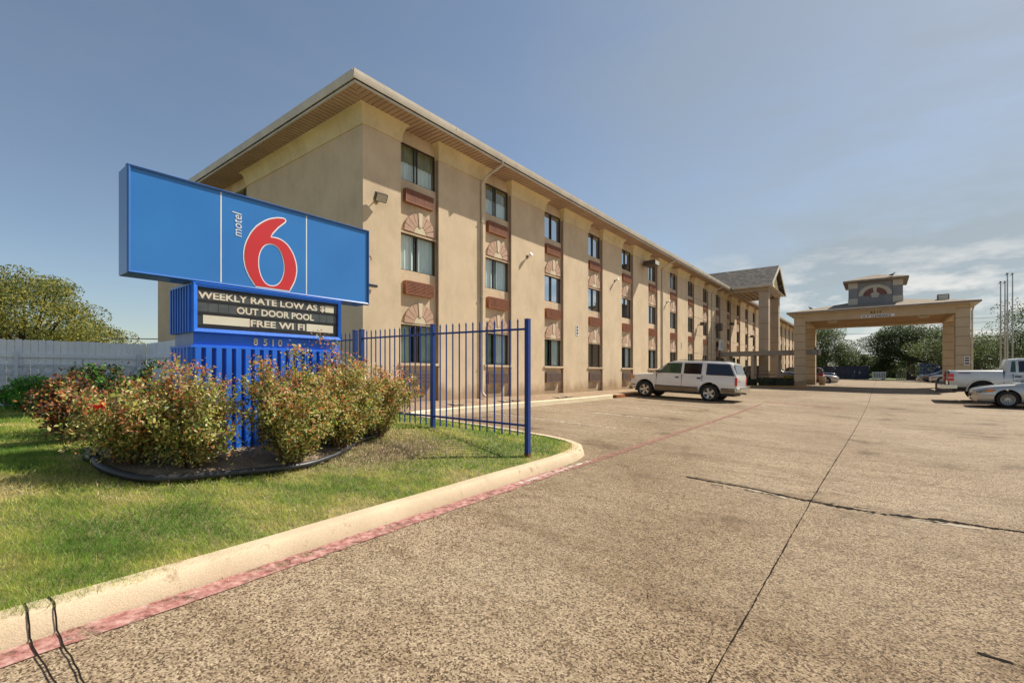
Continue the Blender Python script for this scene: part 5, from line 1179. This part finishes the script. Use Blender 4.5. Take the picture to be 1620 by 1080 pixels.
# far parked cars
PG='cars parked beyond the entrance canopy'
vehicle('sedan_car',(-5.6,58.5,-1.04),0,'silver_paint',sed,'silver sedan parked beyond the left canopy columns, front wheel showing','car',PG)
vehicle('minivan_car',(-5.9,62.5,-1.04),0,'navy_paint',dict(suv,boxes=[b for b in suv['boxes'] if b[0] in ('tail_lamp','headlamp','bumper','mirror')]),'dark tall car behind the silver sedan beyond the left canopy columns','car',PG)
vehicle('hatchback_car',(-6.6,55,-1.04),math.pi,'red_paint',dict(suv,boxes=[b for b in suv['boxes'] if b[0] in ('tail_lamp','headlamp','bumper','mirror')]),'dark red car with a lit red tail lamp just behind the left rear canopy column','car',PG,scale=.92)
vehicle('sport_utility_vehicle',(-8.2,52,-1.0),0,'navy_paint',dict(suv,boxes=[b for b in suv['boxes'] if b[0] in ('tail_lamp','headlamp','bumper','mirror')]),'dark blue sport utility seen between walkway posts and the left canopy column','car',PG)
vehicle('sedan_car',(6.9,71,-1.04),math.pi,'silver_paint',sed,'pale silver sedan nearest the pickup tailgate among the far right cars','car',PG)
vehicle('sedan_car',(6.6,75,-1.04),math.pi,'navy_paint',sed,'dark navy sedan behind the pale silver one at the far right','car',PG,scale=1.08)
vehicle('sedan_car',(6.4,79.5,-1.04),math.pi,'silver_paint',sed,'silver sedan farthest away at the right side of the lot','car',PG,scale=1.05)

# ------------------------------------------------------------------ camera, sun, sky
cam=bpy.data.cameras.new('camera'); co_=bpy.data.objects.new('camera',cam); C.objects.link(co_); sc.camera=co_
cam.sensor_width=36; cam.lens=748/1620*36; cam.shift_y=51/1620; cam.clip_start=.05; cam.clip_end=6000
co_.location=(0,0,0); co_.rotation_euler=(R(90),0,TH)
d=Vector((1,2.2,2.55)).normalized(); el=math.asin(d.z); az=math.atan2(d.x,d.y)
sun=bpy.data.lights.new('sun','SUN'); sun.energy=5.0; sun.angle=R(.5); sun.color=(1,.93,.80)
so=bpy.data.objects.new('sun',sun); C.objects.link(so); so.rotation_euler=d.to_track_quat('Z','Y').to_euler()
wd=bpy.data.worlds.new('World'); sc.world=wd; wd.use_nodes=True; N=wd.node_tree.nodes; L=wd.node_tree.links; N.clear()
out=N.new('ShaderNodeOutputWorld'); bg=N.new('ShaderNodeBackground'); bg.inputs['Strength'].default_value=.088; L.new(bg.outputs[0],out.inputs[0])
sky=N.new('ShaderNodeTexSky'); sky.sky_type='NISHITA'; sky.sun_disc=False; sky.sun_elevation=el; sky.sun_rotation=az; sky.air_density=1.0; sky.dust_density=.5; sky.ozone_density=1.0
tc=N.new('ShaderNodeTexCoord')
# thin veil and low cumulus
mp=N.new('ShaderNodeMapping'); mp.inputs['Scale'].default_value=(1,1,3.2); L.new(tc.outputs['Generated'],mp.inputs['Vector'])
n1=noise(N,L,mp.outputs[0],1.3,7,.6); r1=ramp(N,L,n1.outputs['Fac'],[(.35,(.3,.3,.3)),(.62,(.8,.8,.8))])
sepx=N.new('ShaderNodeSeparateXYZ'); L.new(tc.outputs['Generated'],sepx.inputs[0])
dr_=N.new('ShaderNodeVectorMath'); dr_.operation='DOT_PRODUCT'; dr_.inputs[1].default_value=(.79,.61,0); L.new(tc.outputs['Generated'],dr_.inputs[0])
rd=ramp(N,L,dr_.outputs['Value'],[(.0,.28),(.55,1.0)])
vf=mixc(N,L,r1.outputs['Color'],rd.outputs['Color'],1,'MULTIPLY')
veil=mixc(N,L,sky.outputs[0],(3.1,3.45,3.5),vf)
n2=noise(N,L,mp.outputs[0],9,8,.58); r2=ramp(N,L,n2.outputs['Fac'],[(.47,(0,0,0)),(.62,(1,1,1))])
band=ramp(N,L,sepx.outputs['Z'],[(.0,(1,1,1)),(.12,(.9,.9,.9)),(.24,(0,0,0))])
cl=mixc(N,L,r2.outputs['Color'],band.outputs['Color'],1,'MULTIPLY')
rd2=ramp(N,L,dr_.outputs['Value'],[(.1,0),(.5,1.0)]); cl=mixc(N,L,cl,rd2.outputs['Color'],1,'MULTIPLY')
fin=mixc(N,L,veil,(7.6,7.5,7.2),cl)
L.new(fin,bg.inputs['Color'])
vs=sc.view_settings; vs.view_transform='Standard'; vs.look='None'; vs.gamma=1; vs.use_curve_mapping=False; vs.exposure=0.42
sc.render.engine='CYCLES'; sc.render.resolution_x=1024; sc.render.resolution_y=682
